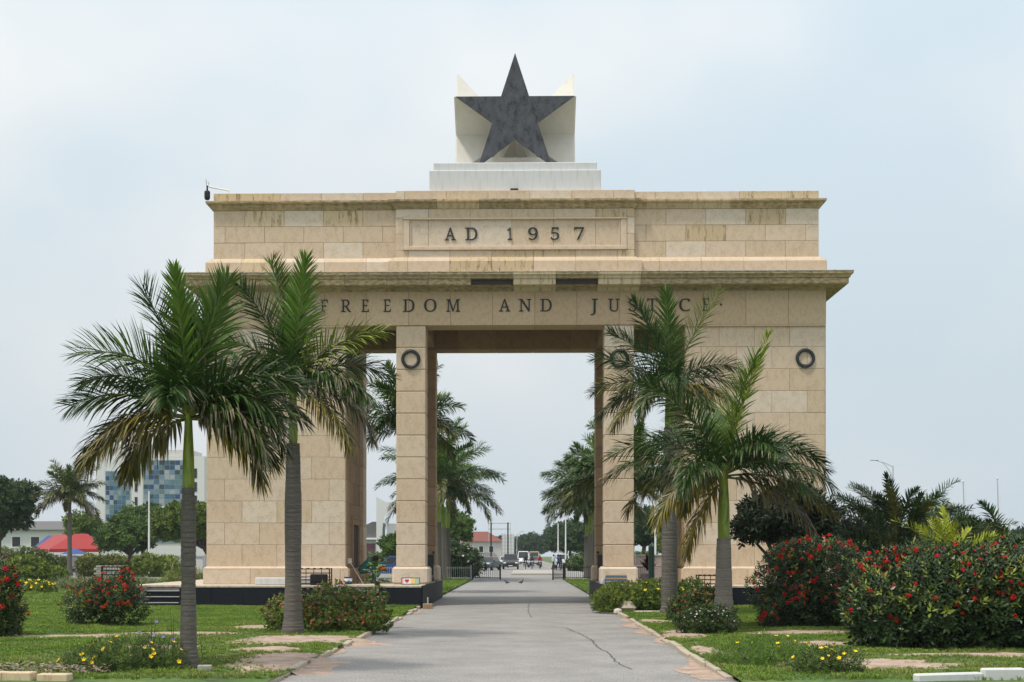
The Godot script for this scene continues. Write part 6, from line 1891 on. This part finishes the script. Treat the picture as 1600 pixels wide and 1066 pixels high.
# ---------------------------------------------------------------- people
# a body as one skin: tapered bones [a, b, ra, rb, colour] joined by a smooth minimum and meshed as surface nets
func body_mesh(bones: Array, cell: float) -> ArrayMesh:
	var lo := V(99, 99, 99)
	var hi := -lo
	for q in bones:
		for k in 2:
			var r: float = q[2 + k] + cell * 2.0
			lo = lo.min(q[k] - V(r, r, r))
			hi = hi.max(q[k] + V(r, r, r))
	var nx := int((hi.x - lo.x) / cell) + 2
	var ny := int((hi.y - lo.y) / cell) + 2
	var nz := int((hi.z - lo.z) / cell) + 2
	var field := PackedFloat32Array()
	field.resize(nx * ny * nz)
	field.fill(1.0)
	var kk := cell * 1.6
	for q in bones:
		var a: Vector3 = q[0]
		var ab: Vector3 = q[1] - a
		var ra: float = q[2]
		var rb: float = q[3]
		var l2 := maxf(ab.length_squared(), 1e-9)
		var m := maxf(ra, rb) + cell * 3.0
		var b0: Vector3 = (a.min(q[1]) - V(m, m, m) - lo) / cell
		var b1: Vector3 = (a.max(q[1]) + V(m, m, m) - lo) / cell
		for i in range(maxi(0, int(b0.x)), mini(nx, int(b1.x) + 2)):
			for j in range(maxi(0, int(b0.y)), mini(ny, int(b1.y) + 2)):
				for k in range(maxi(0, int(b0.z)), mini(nz, int(b1.z) + 2)):
					var p := lo + V(i, j, k) * cell - a
					var t := clampf(p.dot(ab) / l2, 0.0, 1.0)
					var d := (p - ab * t).length() - lerpf(ra, rb, t)
					var at := (i * ny + j) * nz + k
					var f := field[at]
					var h := clampf(0.5 + 0.5 * (f - d) / kk, 0.0, 1.0)
					field[at] = lerpf(f, d, h) - kk * h * (1.0 - h)
	var vert := {}
	var pos := PackedVector3Array()
	for i in nx - 1:
		for j in ny - 1:
			for k in nz - 1:
				var s := Vector3.ZERO
				var n := 0
				var c := []
				for e in 8:
					c.append(field[((i + (e & 1)) * ny + j + ((e >> 1) & 1)) * nz + k + (e >> 2)])
				for e in [[0, 1], [2, 3], [4, 5], [6, 7], [0, 2], [1, 3], [4, 6], [5, 7], [0, 4], [1, 5], [2, 6], [3, 7]]:
					var f0: float = c[e[0]]
					var f1: float = c[e[1]]
					if (f0 < 0.0) != (f1 < 0.0):
						var t := f0 / (f0 - f1)
						var p0 := V(e[0] & 1, (e[0] >> 1) & 1, e[0] >> 2)
						var p1 := V(e[1] & 1, (e[1] >> 1) & 1, e[1] >> 2)
						s += p0.lerp(p1, t)
						n += 1
				if n > 0:
					vert[(i * ny + j) * nz + k] = pos.size()
					pos.append(lo + (V(i, j, k) + s / n) * cell)
	# normals from the field, colours from the nearest bone
	var nrm := PackedVector3Array()
	var col := PackedColorArray()
	for p in pos:
		var g := (p - lo) / cell
		var i := clampi(roundi(g.x), 1, nx - 2)
		var j := clampi(roundi(g.y), 1, ny - 2)
		var k := clampi(roundi(g.z), 1, nz - 2)
		var at := (i * ny + j) * nz + k
		nrm.append(V(field[at + ny * nz] - field[at - ny * nz], field[at + nz] - field[at - nz], field[at + 1] - field[at - 1]).normalized())
		var best := 9.0
		var cc := Color.WHITE
		for q in bones:
			var ab: Vector3 = q[1] - q[0]
			var t := clampf((p - q[0]).dot(ab) / maxf(ab.length_squared(), 1e-9), 0, 1)
			var d: float = (p - q[0] - ab * t).length() - lerpf(q[2], q[3], t)
			if d < best:
				best = d
				cc = q[4]
		col.append(cc)
	var b := MB.new()
	var st := [ny * nz, nz, 1]
	for key in vert:
		var k: int = key % nz
		var j: int = (key / nz) % ny
		var i: int = key / (nz * ny)
		for ax in 3:
			var u := (ax + 1) % 3
			var w := (ax + 2) % 3
			if [i, j, k][u] == 0 or [i, j, k][w] == 0:
				continue
			var f0 := field[key]
			var f1 := field[key + st[ax]]
			if (f0 < 0.0) == (f1 < 0.0):
				continue
			var ids := [key, key - st[u], key - st[u] - st[w], key - st[w]]
			var ok := true
			for q in ids:
				ok = ok and vert.has(q)
			if not ok:
				continue
			var v := []
			for q in ids:
				v.append(vert[q])
			for tr in [[0, 1, 2], [0, 2, 3]]:
				b.tri(pos[v[tr[0]]], pos[v[tr[1]]], pos[v[tr[2]]], nrm[v[tr[0]]], nrm[v[tr[1]]], nrm[v[tr[2]]])
				for z in 3:
					b.c[b.c.size() - 3 + z] = col[v[tr[0]]]
	return b.mesh(M.vertex_cloth)


const SKIN := Color(0.065, 0.034, 0.02)
const HAIR := Color(0.008, 0.007, 0.006)


# head, neck, torso, arms and legs from joints; everything in metres, facing +x
func figure(j: Dictionary, top: Color, legs: Color, shoe: Color) -> Array:
	var out := []
	var hd: Vector3 = j.head
	var up: Vector3 = (hd - j.neck).normalized()
	var face: Vector3 = j.get("face", V(1, 0, 0))
	out.append([hd, hd + up * 0.03, 0.088, 0.092, HAIR])
	out.append([hd - up * 0.05 + face * 0.03, hd - up * 0.01 + face * 0.045, 0.062, 0.068, SKIN])
	out.append([hd - up * 0.02 + face * 0.105, hd - up * 0.035 + face * 0.118, 0.014, 0.017, SKIN])
	out.append([hd - up * 0.085 + face * 0.055, hd - up * 0.09 + face * 0.03, 0.035, 0.04, SKIN])
	out.append([j.neck - up * 0.04, hd - up * 0.05, 0.055, 0.052, SKIN])
	var chest: Vector3 = j.neck.lerp(j.hip, 0.3)
	for s in [-1.0, 1.0]:
		var sh: Vector3 = j.neck - up * 0.05 + V(0, 0, s * 0.18)
		var hp: Vector3 = j.hip + V(0, 0, s * 0.085)
		out.append([j.neck - up * 0.07 + V(0, 0, s * 0.05), sh, 0.075, 0.07, top])
		out.append([chest + V(0, 0, s * 0.08), j.hip + V(0, 0.06, s * 0.06), 0.125, 0.115, top])
		var el: Vector3 = j["elbow%d" % s]
		var ha: Vector3 = j["hand%d" % s]
		out.append([sh, el, 0.06, 0.047, top])
		out.append([el, ha, 0.046, 0.034, top if j.get("sleeves", true) else SKIN])
		var hdir := (ha - el).normalized()
		out.append([ha, ha + hdir * 0.07, 0.033, 0.028, SKIN])
		for q in 4:
			out.append([ha + hdir * 0.06 + V(0, 0, (q - 1.5) * 0.017), ha + hdir * [0.13, 0.145, 0.14, 0.125][q] + V(0, -0.02, (q - 1.5) * 0.018), 0.0095, 0.008, SKIN])
		out.append([ha + hdir * 0.02, ha + hdir * 0.075 + V(0, 0.02, -s * 0.035), 0.011, 0.009, SKIN])
		var kn: Vector3 = j["knee%d" % s]
		var ft: Vector3 = j["foot%d" % s]
		out.append([hp, kn, 0.088, 0.062, legs])
		out.append([kn, ft, 0.06, 0.045, legs])
		out.append([ft - V(0.04, 0.03, 0), ft + V(0.15, -0.045, 0), 0.045, 0.035, shoe])
	return out


func person(label: String, at: Vector3, turn: float, bones: Array, cell: float, group := "") -> Node3D:
	var t := thing("person", label, "person", at, turn, group)
	part("body", body_mesh(bones, cell), t)
	return t


func make_people() -> void:
	# the man bent over on the platform, holding an orange bag
	var teal := Color(0.006, 0.075, 0.075)
	var j := {"hip": V(-0.14, 0.42, 0), "neck": V(0.16, 0.80, 0), "head": V(0.31, 0.86, 0), "face": V(0.72, -0.69, 0), "elbow-1": V(0.26, 0.56, -0.24), "elbow1": V(0.26, 0.56, 0.24), "hand-1": V(0.44, 0.54, -0.06), "hand1": V(0.44, 0.54, 0.07), "knee-1": V(0.28, 0.47, -0.12), "knee1": V(0.30, 0.46, 0.14), "foot-1": V(0.26, 0.08, -0.12), "foot1": V(0.30, 0.08, 0.14)}
	person("man in teal overalls seated bent over beside the left column", V(-5.05, TOP, -0.75), 0.15, figure(j, teal, Color(0.005, 0.055, 0.06), Color(0.02, 0.02, 0.02)), 0.018)
	var stool := thing("wooden_stool", "low wooden stool under the seated man in teal", "stool", V(-5.2, TOP, -0.75))
	part("seat", boxmesh(V(-0.18, 0.26, -0.17), V(0.18, 0.31, 0.17), "wood", 0.01), stool)
	for x in [-0.14, 0.14]:
		for z in [-0.13, 0.13]:
			part("leg", boxmesh(V(x - 0.02, 0, z - 0.02), V(x + 0.02, 0.26, z + 0.02), "wood"), stool)
	var bag := thing("orange_bag", "bright orange bag in the hands of the seated man", "bag", V(-4.52, 1.16, -0.83))
	mat("bag_orange", Color(0.62, 0.06, 0.012), 0.6)
	var bb := MB.new()
	bb.tube([V(-0.13, 0.02, 0), V(-0.07, 0.06, 0), V(0.05, 0.08, 0.0), V(0.14, 0.09, 0)], [0.02, 0.09, 0.095, 0.03], 10)
	part("sack", bb.mesh(M.bag_orange), bag)
	var grip := MB.new()
	grip.tube([V(-0.1, 0.08, 0), V(-0.16, 0.12, 0), V(-0.17, 0.05, 0)], [0.02, 0.015, 0.02], 6)
	part("knot", grip.mesh(M.bag_orange), bag)
	# riders and walkers on the street
	var ride := {"hip": V(-0.25, 0.85, 0), "neck": V(-0.08, 1.36, 0), "head": V(-0.03, 1.52, 0), "elbow-1": V(0.08, 1.1, -0.3), "elbow1": V(0.08, 1.1, 0.3), "hand-1": V(0.28, 1.05, -0.3), "hand1": V(0.28, 1.05, 0.3), "knee-1": V(0.18, 0.72, -0.2), "knee1": V(0.18, 0.72, 0.2), "foot-1": V(-0.05, 0.34, -0.2), "foot1": V(-0.05, 0.34, 0.2)}
	for q in [["rider in dark clothes on the left motorcycle", 0.75, -117.0, Color(0.03, 0.03, 0.035)], ["rider in a brown jacket on the second motorcycle", 1.5, -116.0, Color(0.09, 0.05, 0.03)], ["rider in a red shirt on the right motorcycle", 2.45, -118.0, Color(0.42, 0.02, 0.045)]]:
		person(q[0], V(q[1], 0.01, q[2]), -PI / 2, figure(ride, q[3], Color(0.02, 0.025, 0.04), HAIR), 0.04, "riders on the street")
	var walk := {"hip": V(0, 0.92, 0), "neck": V(0.03, 1.45, 0), "head": V(0.05, 1.62, 0), "elbow-1": V(-0.1, 1.15, -0.24), "elbow1": V(0.08, 1.15, 0.24), "hand-1": V(-0.02, 0.92, -0.25), "hand1": V(0.22, 0.96, 0.24), "knee-1": V(0.16, 0.5, -0.09), "knee1": V(-0.04, 0.5, 0.09), "foot-1": V(0.2, 0.08, -0.09), "foot1": V(-0.25, 0.12, 0.09)}
	for q in [["walker in blue at the right edge of the street", 4.3, -104.0, Color(0.03, 0.08, 0.22), 2.4], ["walker in white farther along the right edge", 3.9, -112.0, Color(0.5, 0.5, 0.5), 0.4], ["walker in dark clothes near the parked van", 4.9, -119.0, Color(0.03, 0.03, 0.05), -1.0]]:
		person(q[0], V(q[1], 0.01, q[2]), q[4], figure(walk, q[3], Color(0.03, 0.035, 0.05), HAIR), 0.04, "people walking by the street")


# ---------------------------------------------------------------- small things
# a cage of steel bars round a floodlight
func cage(label: String, at: Vector3, turn: float, w: float, h: float, d: float) -> void:
	var t := thing("floodlight_cage", label, "floodlight", at, turn, "caged floodlights")
	for x in [-w / 2, w / 2]:
		for z in [-d / 2, d / 2]:
			part("post", boxmesh(V(x - 0.018, 0, z - 0.018), V(x + 0.018, h, z + 0.018), "iron"), t)
	var n := 5
	for k in n:
		var y := h - 0.03 - k * 0.13 if k < 3 else 0.05 + (k - 3) * 0.12
		for z in [-d / 2, d / 2]:
			part("bar", boxmesh(V(-w / 2 + 0.019, y - 0.012, z - 0.01), V(w / 2 - 0.019, y + 0.012, z + 0.01), "iron"), t)
		for x in [-w / 2, w / 2]:
			part("bar", boxmesh(V(x - 0.01, y - 0.012, -d / 2 + 0.019), V(x + 0.01, y + 0.012, d / 2 - 0.019), "iron"), t)
	for k in 4:
		var x := -w / 2 + w * (k + 1) / 5.0
		part("bar", boxmesh(V(x - 0.01, 0.03, d / 2 + 0.011), V(x + 0.01, h - 0.02, d / 2 + 0.027), "iron"), t)
	for k in 6:
		var x := -w / 2 + w * (k + 0.5) / 6.0
		part("bar", boxmesh(V(x - 0.01, h - 0.017, -d / 2 + 0.02), V(x + 0.01, h + 0.005, d / 2 - 0.02), "iron"), t)
	var lamp := part("floodlight", boxmesh(V(-0.02, 0.04, -0.13), V(w * 0.42, 0.36, 0.11), "iron", 0.03), t)
	part("lens", boxmesh(V(0.02, 0.09, -0.14), V(w * 0.38, 0.32, -0.128), "dark_glass"), lamp)
	part("bracket", boxmesh(V(-0.02, 0.0, -0.05), V(w * 0.42, 0.039, 0.03), "iron"), t)


func make_props() -> void:
	cage("caged floodlight on the platform behind the second left palm", V(-6.55, TOP, 1.55), 0.0, 1.25, 0.55, 0.5)
	cage("caged floodlight on the platform above the left stairs", V(-13.5, 0.62, -0.5), 0.25, 0.85, 0.7, 0.8)
	cage("caged floodlight on the lawn behind the pale palm", V(6.15, 0.03, 2.75), 0.0, 0.9, 1.05, 0.6)
	var pad := thing("concrete_pad", "concrete pad under the floodlight left of the stairs", "pad", V(-13.3, 0.0, -0.5))
	part("block", boxmesh(V(-0.8, 0, -0.6), V(0.8, 0.62, 0.6), "concrete", 0.02), pad)
	# white slab leaning by the left pier
	var sl := thing("white_slab", "long low white slab lying at the foot of the left pier", "slab", V(-7.7, TOP, 0.9))
	part("block", boxmesh(V(-0.75, 0, -0.25), V(1.05, 0.23, 0.2), "white_plaster", 0.02), sl)
	var rb := MB.new()
	rb.cbox(V(0.55, 0.232, -0.15), V(0.85, 0.27, 0.1), 0.01)
	part("red_cloth", rb.mesh(M.tent_red), sl)
	# small sign with a heart, leaning on the base of the left column
	var sg := thing("heart_sign", "small white sign with a red heart leaning on the left column base", "sign", V(-3.42, TOP, 0.66))
	sg.rotation.x = -0.12
	var card := part("board", boxmesh(V(-0.31, 0.0, -0.015), V(0.31, 0.23, 0.0), "iron"), sg)
	mat("sign_white", Color(0.72, 0.72, 0.7), 0.6)
	mat("sign_red", Color(0.55, 0.01, 0.05), 0.6)
	mat("sign_yellow", Color(0.72, 0.52, 0.18), 0.6)
	mat("sign_green", Color(0.22, 0.42, 0.26), 0.6)
	part("panel", boxmesh(V(-0.285, 0.025, 0.001), V(0.285, 0.205, 0.008), "sign_white"), card)
	part("stripe", boxmesh(V(-0.262, 0.025, 0.009), V(-0.242, 0.205, 0.013), "sign_red"), card)
	part("stripe", boxmesh(V(0.005, 0.028, 0.009), V(0.15, 0.202, 0.013), "sign_yellow"), card)
	for k in 3:
		part("stripe", boxmesh(V(0.16 + k * 0.042, 0.028, 0.009), V(0.186 + k * 0.042, 0.202, 0.013), "sign_green"), card)
	var hb := MB.new()
	var ho := []
	for k in 28:
		var a := TAU * k / 28.0
		ho.append(Vector2(16.0 * pow(sin(a), 3), 13.0 * cos(a) - 5.0 * cos(2 * a) - 2.0 * cos(3 * a) - cos(4 * a)) * 0.0046)
	hb.prism(ho, V(-0.12, 0.122, 0.009), Vector3.RIGHT, Vector3.UP, V(0, 0, 1), 0.006)
	part("heart", hb.mesh(M.sign_red), card)
	# bundles on the platform edges
	var bu := thing("cloth_bundle", "black and grey bundle lying on the left platform edge", "bundle", V(-2.99, TOP, -1.65))
	var b := MB.new()
	b.tube([V(0, 0.12, 0.3), V(0.02, 0.15, 0.1), V(0.0, 0.14, -0.3), V(0.02, 0.1, -0.8)], [0.06, 0.14, 0.13, 0.05], 10)
	part("sack", b.mesh(M.iron), bu)
	b = MB.new()
	b.tube([V(-0.05, 0.24, 0.12), V(0.1, 0.24, 0.0), V(0.12, 0.1, -0.15)], [0.04, 0.05, 0.03], 8)
	part("fold", b.mesh(M.grey_paint), bu)
	mat("cloth_blue", Color(0.05, 0.12, 0.24), 0.9)
	mat("cloth_ochre", Color(0.46, 0.26, 0.03), 0.9)
	var cl := thing("striped_cloth", "blue and yellow striped cloth hung at the right column base", "cloth", V(3.28, TOP, 0.68))
	for k in 9:
		part("stripe", boxmesh(V(-0.36 + k * 0.006, 0.02 + k * 0.034, -0.012 + 0.002 * k), V(0.38, 0.053 + k * 0.034, 0.03 - 0.002 * k), "cloth_ochre" if k in [2, 5, 8] else "cloth_blue"), cl)
	var cs := MB.new()
	cs.tube([V(-0.42, 0.03, 0.02), V(-0.4, 0.14, 0.02), V(-0.33, 0.25, 0.0)], [0.09, 0.07, 0.02], 8)
	part("bundle", cs.mesh(M.grey_paint), cl)
	# bucket and broom by the seated man
	var bk := thing("bucket", "blue and white bucket beside the seated man", "bucket", V(-5.5, TOP, 0.4))
	b = MB.new()
	b.lathe(Vector3.ZERO, [[0.0, 0.0], [0.11, 0.0], [0.14, 0.24], [0.15, 0.25], [0.13, 0.25], [0.105, 0.03], [0.0, 0.03]], 14)
	part("pail", b.mesh(M.tent_blue), bk)
	b = MB.new()
	b.lathe(Vector3.ZERO, [[0.126, 0.1], [0.139, 0.2]], 14)
	part("white_band", b.mesh(M.white_paint), bk, V(0, 0, 0.0))
	var br := thing("broom", "long pale broom leaning on the left pier", "broom", V(-5.42, TOP, -0.35))
	b = MB.new()
	b.tube([V(0.32, 0.02, 0), V(-0.1, 0.72, 0)], [0.014, 0.014], 6)
	part("handle", b.mesh(M.pale_concrete), br)
	part("head", boxmesh(V(-0.2, 0.68, -0.05), V(-0.06, 0.86, 0.05), "pale_concrete", 0.02), br)
	# planters, cactus and tables seen in the right bay
	var ca := thing("cactus", "tall ribbed green cactus in front of the right bay", "cactus", V(4.25, 0.03, 2.9))
	mat("cactus_green", Color(0.012, 0.04, 0.028), 0.6)
	b = MB.new()
	var rib := []
	for k in 16:
		var a := TAU * k / 16.0
		var r := 0.095 if k % 2 == 0 else 0.062
		rib.append(Vector2(cos(a) * r, sin(a) * r))
	b.prism(rib, V(0, -0.05, 0), Vector3.RIGHT, V(0, 0, 1), Vector3.UP, 1.98)
	part("stem", b.mesh(M.cactus_green), ca)
	b = MB.new()
	for k in 16:
		var p: Vector2 = rib[k]
		var q: Vector2 = rib[(k + 1) % 16]
		b.poly([V(p.x, 1.93, p.y), V(q.x, 1.93, q.y), V(0, 2.02, 0)], V(p.x, 0.3, p.y))
	part("tip", b.mesh(M.cactus_green), ca)
	var co := thing("cordyline_plant", "dark red leaved plant behind the cactus", "plant", V(4.75, TOP, -3.8))
	b = MB.new()
	b.lathe(Vector3.ZERO, [[0.0, 0.0], [0.2, 0.0], [0.26, 0.3], [0.0, 0.3]], 12)
	part("pot", b.mesh(M.concrete), co)
	b = MB.new()
	for k in 90:
		var a := R(0, TAU)
		var e := R(0.1, 1.3)
		b.col = jit(Color(0.10, 0.012, 0.022), 0.35)
		b.leaf(V(R(-0.06, 0.06), R(0.35, 0.75), R(-0.06, 0.06)), V(cos(a) * cos(e), sin(e), sin(a) * cos(e)), Vector3.UP, R(0.35, 0.6), 0.06)
	part("leaves", b.mesh(M.foliage), co)
	var tb := thing("trestle_table", "white topped table on black legs behind the right column", "table", V(5.2, TOP, -6.9))
	part("tabletop", boxmesh(V(-1.2, 0.52, -0.4), V(1.0, 0.57, 0.4), "white_paint", 0.01), tb)
	for x in [-1.05, 0.5]:
		part("leg", boxmesh(V(x, 0, -0.3), V(x + 0.38, 0.519, 0.3), "iron", 0.01), tb)
	# grey block at the foot of the nearest palm, stones by the hedge
	var gbk := thing("concrete_block", "small grey concrete block at the foot of the nearest palm", "block", V(-4.3, 0.04, 26.2), 0.2)
	part("block", boxmesh(V(-0.1, -0.02, -0.06), V(0.1, 0.09, 0.06), "concrete", 0.012), gbk)
	for q in [["pale rock beside the clipped hedge at the driveway edge", 3.25, 6.2, 0.24, 0.2, "kerb_stone"], ["broken concrete lump at the driveway edge by the hedge", 2.95, 6.6, 0.14, 0.09, "pale_concrete"], ["round white stone on the lawn beside the nearest palm", -4.95, 13.6, 0.06, 0.06, "white_plaster"]]:
		var rk := thing("rock", q[0], "rock", V(q[1], 0.02, q[2]))
		b = MB.new()
		var pr := []
		for k in 7:
			var t := k / 6.0
			pr.append([sin(t * PI) * q[3] * R(0.85, 1.1) + 0.001, -cos(t * PI) * q[4] + q[4] * 0.8])
		b.lathe(Vector3.ZERO, pr, 9)
		part("stone", b.mesh(M[q[5]]), rk)
	var bq := thing("brick_block", "brown weathered block with a pipe stub at the left platform corner", "block", V(-2.72, 0.0, 2.62), 0.12)
	part("block", boxmesh(V(-0.15, -0.02, -0.12), V(0.15, 0.17, 0.12), "inner1", 0.02), bq)
	part("pipe_stub", boxmesh(V(-0.02, 0.168, -0.02), V(0.02, 0.36, 0.02), "pole_metal", 0.005), bq)
	var hs := thing("concrete_slab", "flat pale concrete slab before the hedge mound", "slab", V(3.9, 0.03, 6.35))
	part("block", boxmesh(V(-0.5, 0, -0.12), V(0.45, 0.07, 0.12), "pale_concrete", 0.02), hs)
	# broken planter walls at the bottom corners
	var wl := thing("planter_wall", "low broken stained planter wall at the bottom left corner", "wall", V(-6.75, 0.0, 27.9), -0.04)
	for q in [[-1.3, -0.22, 0.10], [-0.20, 0.62, 0.09], [0.69, 1.1, 0.02]]:
		stone("block", wl, V(q[0], -0.1, -0.1), V(q[1], 0.15 + q[2] * 0.3, 0.1), "stained2", 0.012)
	var ll := thing("leaf_litter", "dry brown leaf litter heaped behind the bottom left wall", "leaf litter", V(-6.6, 0.05, 26.9))
	var where := []
	var cols := []
	for k in 1500:
		var s := R(0.05, 0.11)
		where.append(Transform3D(Basis.from_euler(V(R(-0.5, 0.5), R(0, TAU), R(-0.5, 0.5))).scaled(V(s, s, s)), V(R(-1.3, 1.1), R(0.03, 0.14), R(-0.7, 0.5))))
		cols.append(jit(Color(0.24, 0.19, 0.13), 0.4))
	b = MB.new()
	b.leaf(V(-0.5, 0, 0), V(1, 0.05, 0), Vector3.UP, 1.0, 0.35)
	copies("leaves", b.mesh(M.foliage), where, cols, ll)
	var wr := thing("planter_wall", "low white planter wall with a broken gap at the bottom right", "wall", V(7.2, 0.0, 28.0))
	var cur := [V(-1.95, 0, -0.05), V(-1.0, 0, -0.35), V(-0.42, 0, -0.42), V(0.35, 0, -0.40), V(1.4, 0, -0.3), V(2.6, 0, -0.2)]
	for k in 5:
		if k == 2:
			continue
		var d: Vector3 = cur[k + 1] - cur[k]
		b = MB.new()
		b.cbox(V(0.01, -0.1, -0.07), V(d.length() - 0.01, [0.17, 0.22, 0.1, 0.22, 0.2][k], 0.07), 0.02)
		var o := part("wall_block", b.mesh(M.white_plaster), wr, cur[k])
		o.rotation.y = -atan2(d.z, d.x)
	var o2 := part("rubble", boxmesh(V(-0.42, -0.1, -0.46), V(0.33, 0.09, -0.34), "stained1", 0.03), wr)
	var vine := thing("weed_tuft", "weed growing out of the gap in the white planter wall", "weed", V(7.2, 0.0, 27.8))
	var lobes := [[V(0, 0.12, 0), V(0.16, 0.2, 0.12)]]
	part("stems", stems_mesh(lobes, 3, 0.006), vine)
	var cover := leaf_cover(lobes, 90, 0.05, [Color(0.07, 0.12, 0.03), Color(0.05, 0.09, 0.025), Color(0.12, 0.16, 0.04)])
	copies("foliage", sprig(6, 0.42, 0.15, 21, "glossy_foliage"), cover[0], cover[1], vine)
	# two pigeons on the driveway
	for q in [["grey pigeon on the driveway, left of the pair", -0.6, -32.0, 2.6], ["grey pigeon on the driveway, right of the pair", 0.22, -32.3, 0.6]]:
		var p := thing("pigeon", q[0], "bird", V(q[1], 0.0, q[2]), q[3], "pigeons on the driveway")
		var gy := Color(0.06, 0.065, 0.075)
		part("body", body_mesh([[V(-0.06, 0.14, 0), V(0.05, 0.16, 0), 0.05, 0.06, gy], [V(-0.2, 0.11, 0), V(-0.06, 0.14, 0), 0.016, 0.04, gy], [V(0.07, 0.19, 0), V(0.11, 0.26, 0), 0.035, 0.028, gy], [V(0.11, 0.265, 0), V(0.125, 0.27, 0), 0.03, 0.026, gy], [V(0.14, 0.265, 0), V(0.175, 0.255, 0), 0.01, 0.005, Color(0.1, 0.09, 0.08)], [V(0.0, 0.12, 0.025), V(0.0, 0.01, 0.025), 0.012, 0.008, Color(0.3, 0.06, 0.04)], [V(0.0, 0.12, -0.025), V(0.0, 0.01, -0.025), 0.012, 0.008, Color(0.3, 0.06, 0.04)]], 0.014), p)
	# surveillance camera on its arm at the left end of the attic
	var cv := thing("surveillance_camera", "black dome camera on a white arm at the arch's left roof corner", "camera", V(-9.62, 13.77, -0.3))
	b = MB.new()
	b.tube([V(0, 0, 0), V(0, 0.16, 0)], [0.03, 0.03], 8)
	part("post", b.mesh(M.white_paint), cv)
	b = MB.new()
	b.tube([V(0.03, 0.15, 0), V(-0.6, 0.26, 0.05), V(-0.72, 0.34, 0.05)], [0.028, 0.028, 0.02], 8)
	part("arm", b.mesh(M.white_paint), cv)
	b = MB.new()
	b.lathe(V(-0.7, -0.12, 0.05), [[0.0, -0.06], [0.06, -0.05], [0.095, 0.0], [0.1, 0.06], [0.1, 0.2], [0.09, 0.24], [0.03, 0.27], [0.03, 0.42], [0.0, 0.42]], 14)
	part("dome", b.mesh(M.iron), cv)
	b = MB.new()
	b.tube([V(-0.72, 0.3, 0.05), V(-0.74, 0.52, 0.05)], [0.02, 0.012], 6)
	b.tube([V(-0.66, 0.3, 0.05), V(-0.65, 0.44, 0.05)], [0.016, 0.012], 6)
	part("antenna", b.mesh(M.grey_paint), cv)
	var fd := thing("roof_floodlight", "tiny black floodlight on the parapet below the star", "floodlight", V(-0.02, 13.81, -0.15))
	part("housing", boxmesh(V(-0.13, 0.0, -0.1), V(0.13, 0.085, 0.08), "iron", 0.012), fd)
	part("lens", boxmesh(V(-0.11, 0.015, -0.112), V(0.11, 0.07, -0.101), "dark_glass"), fd)
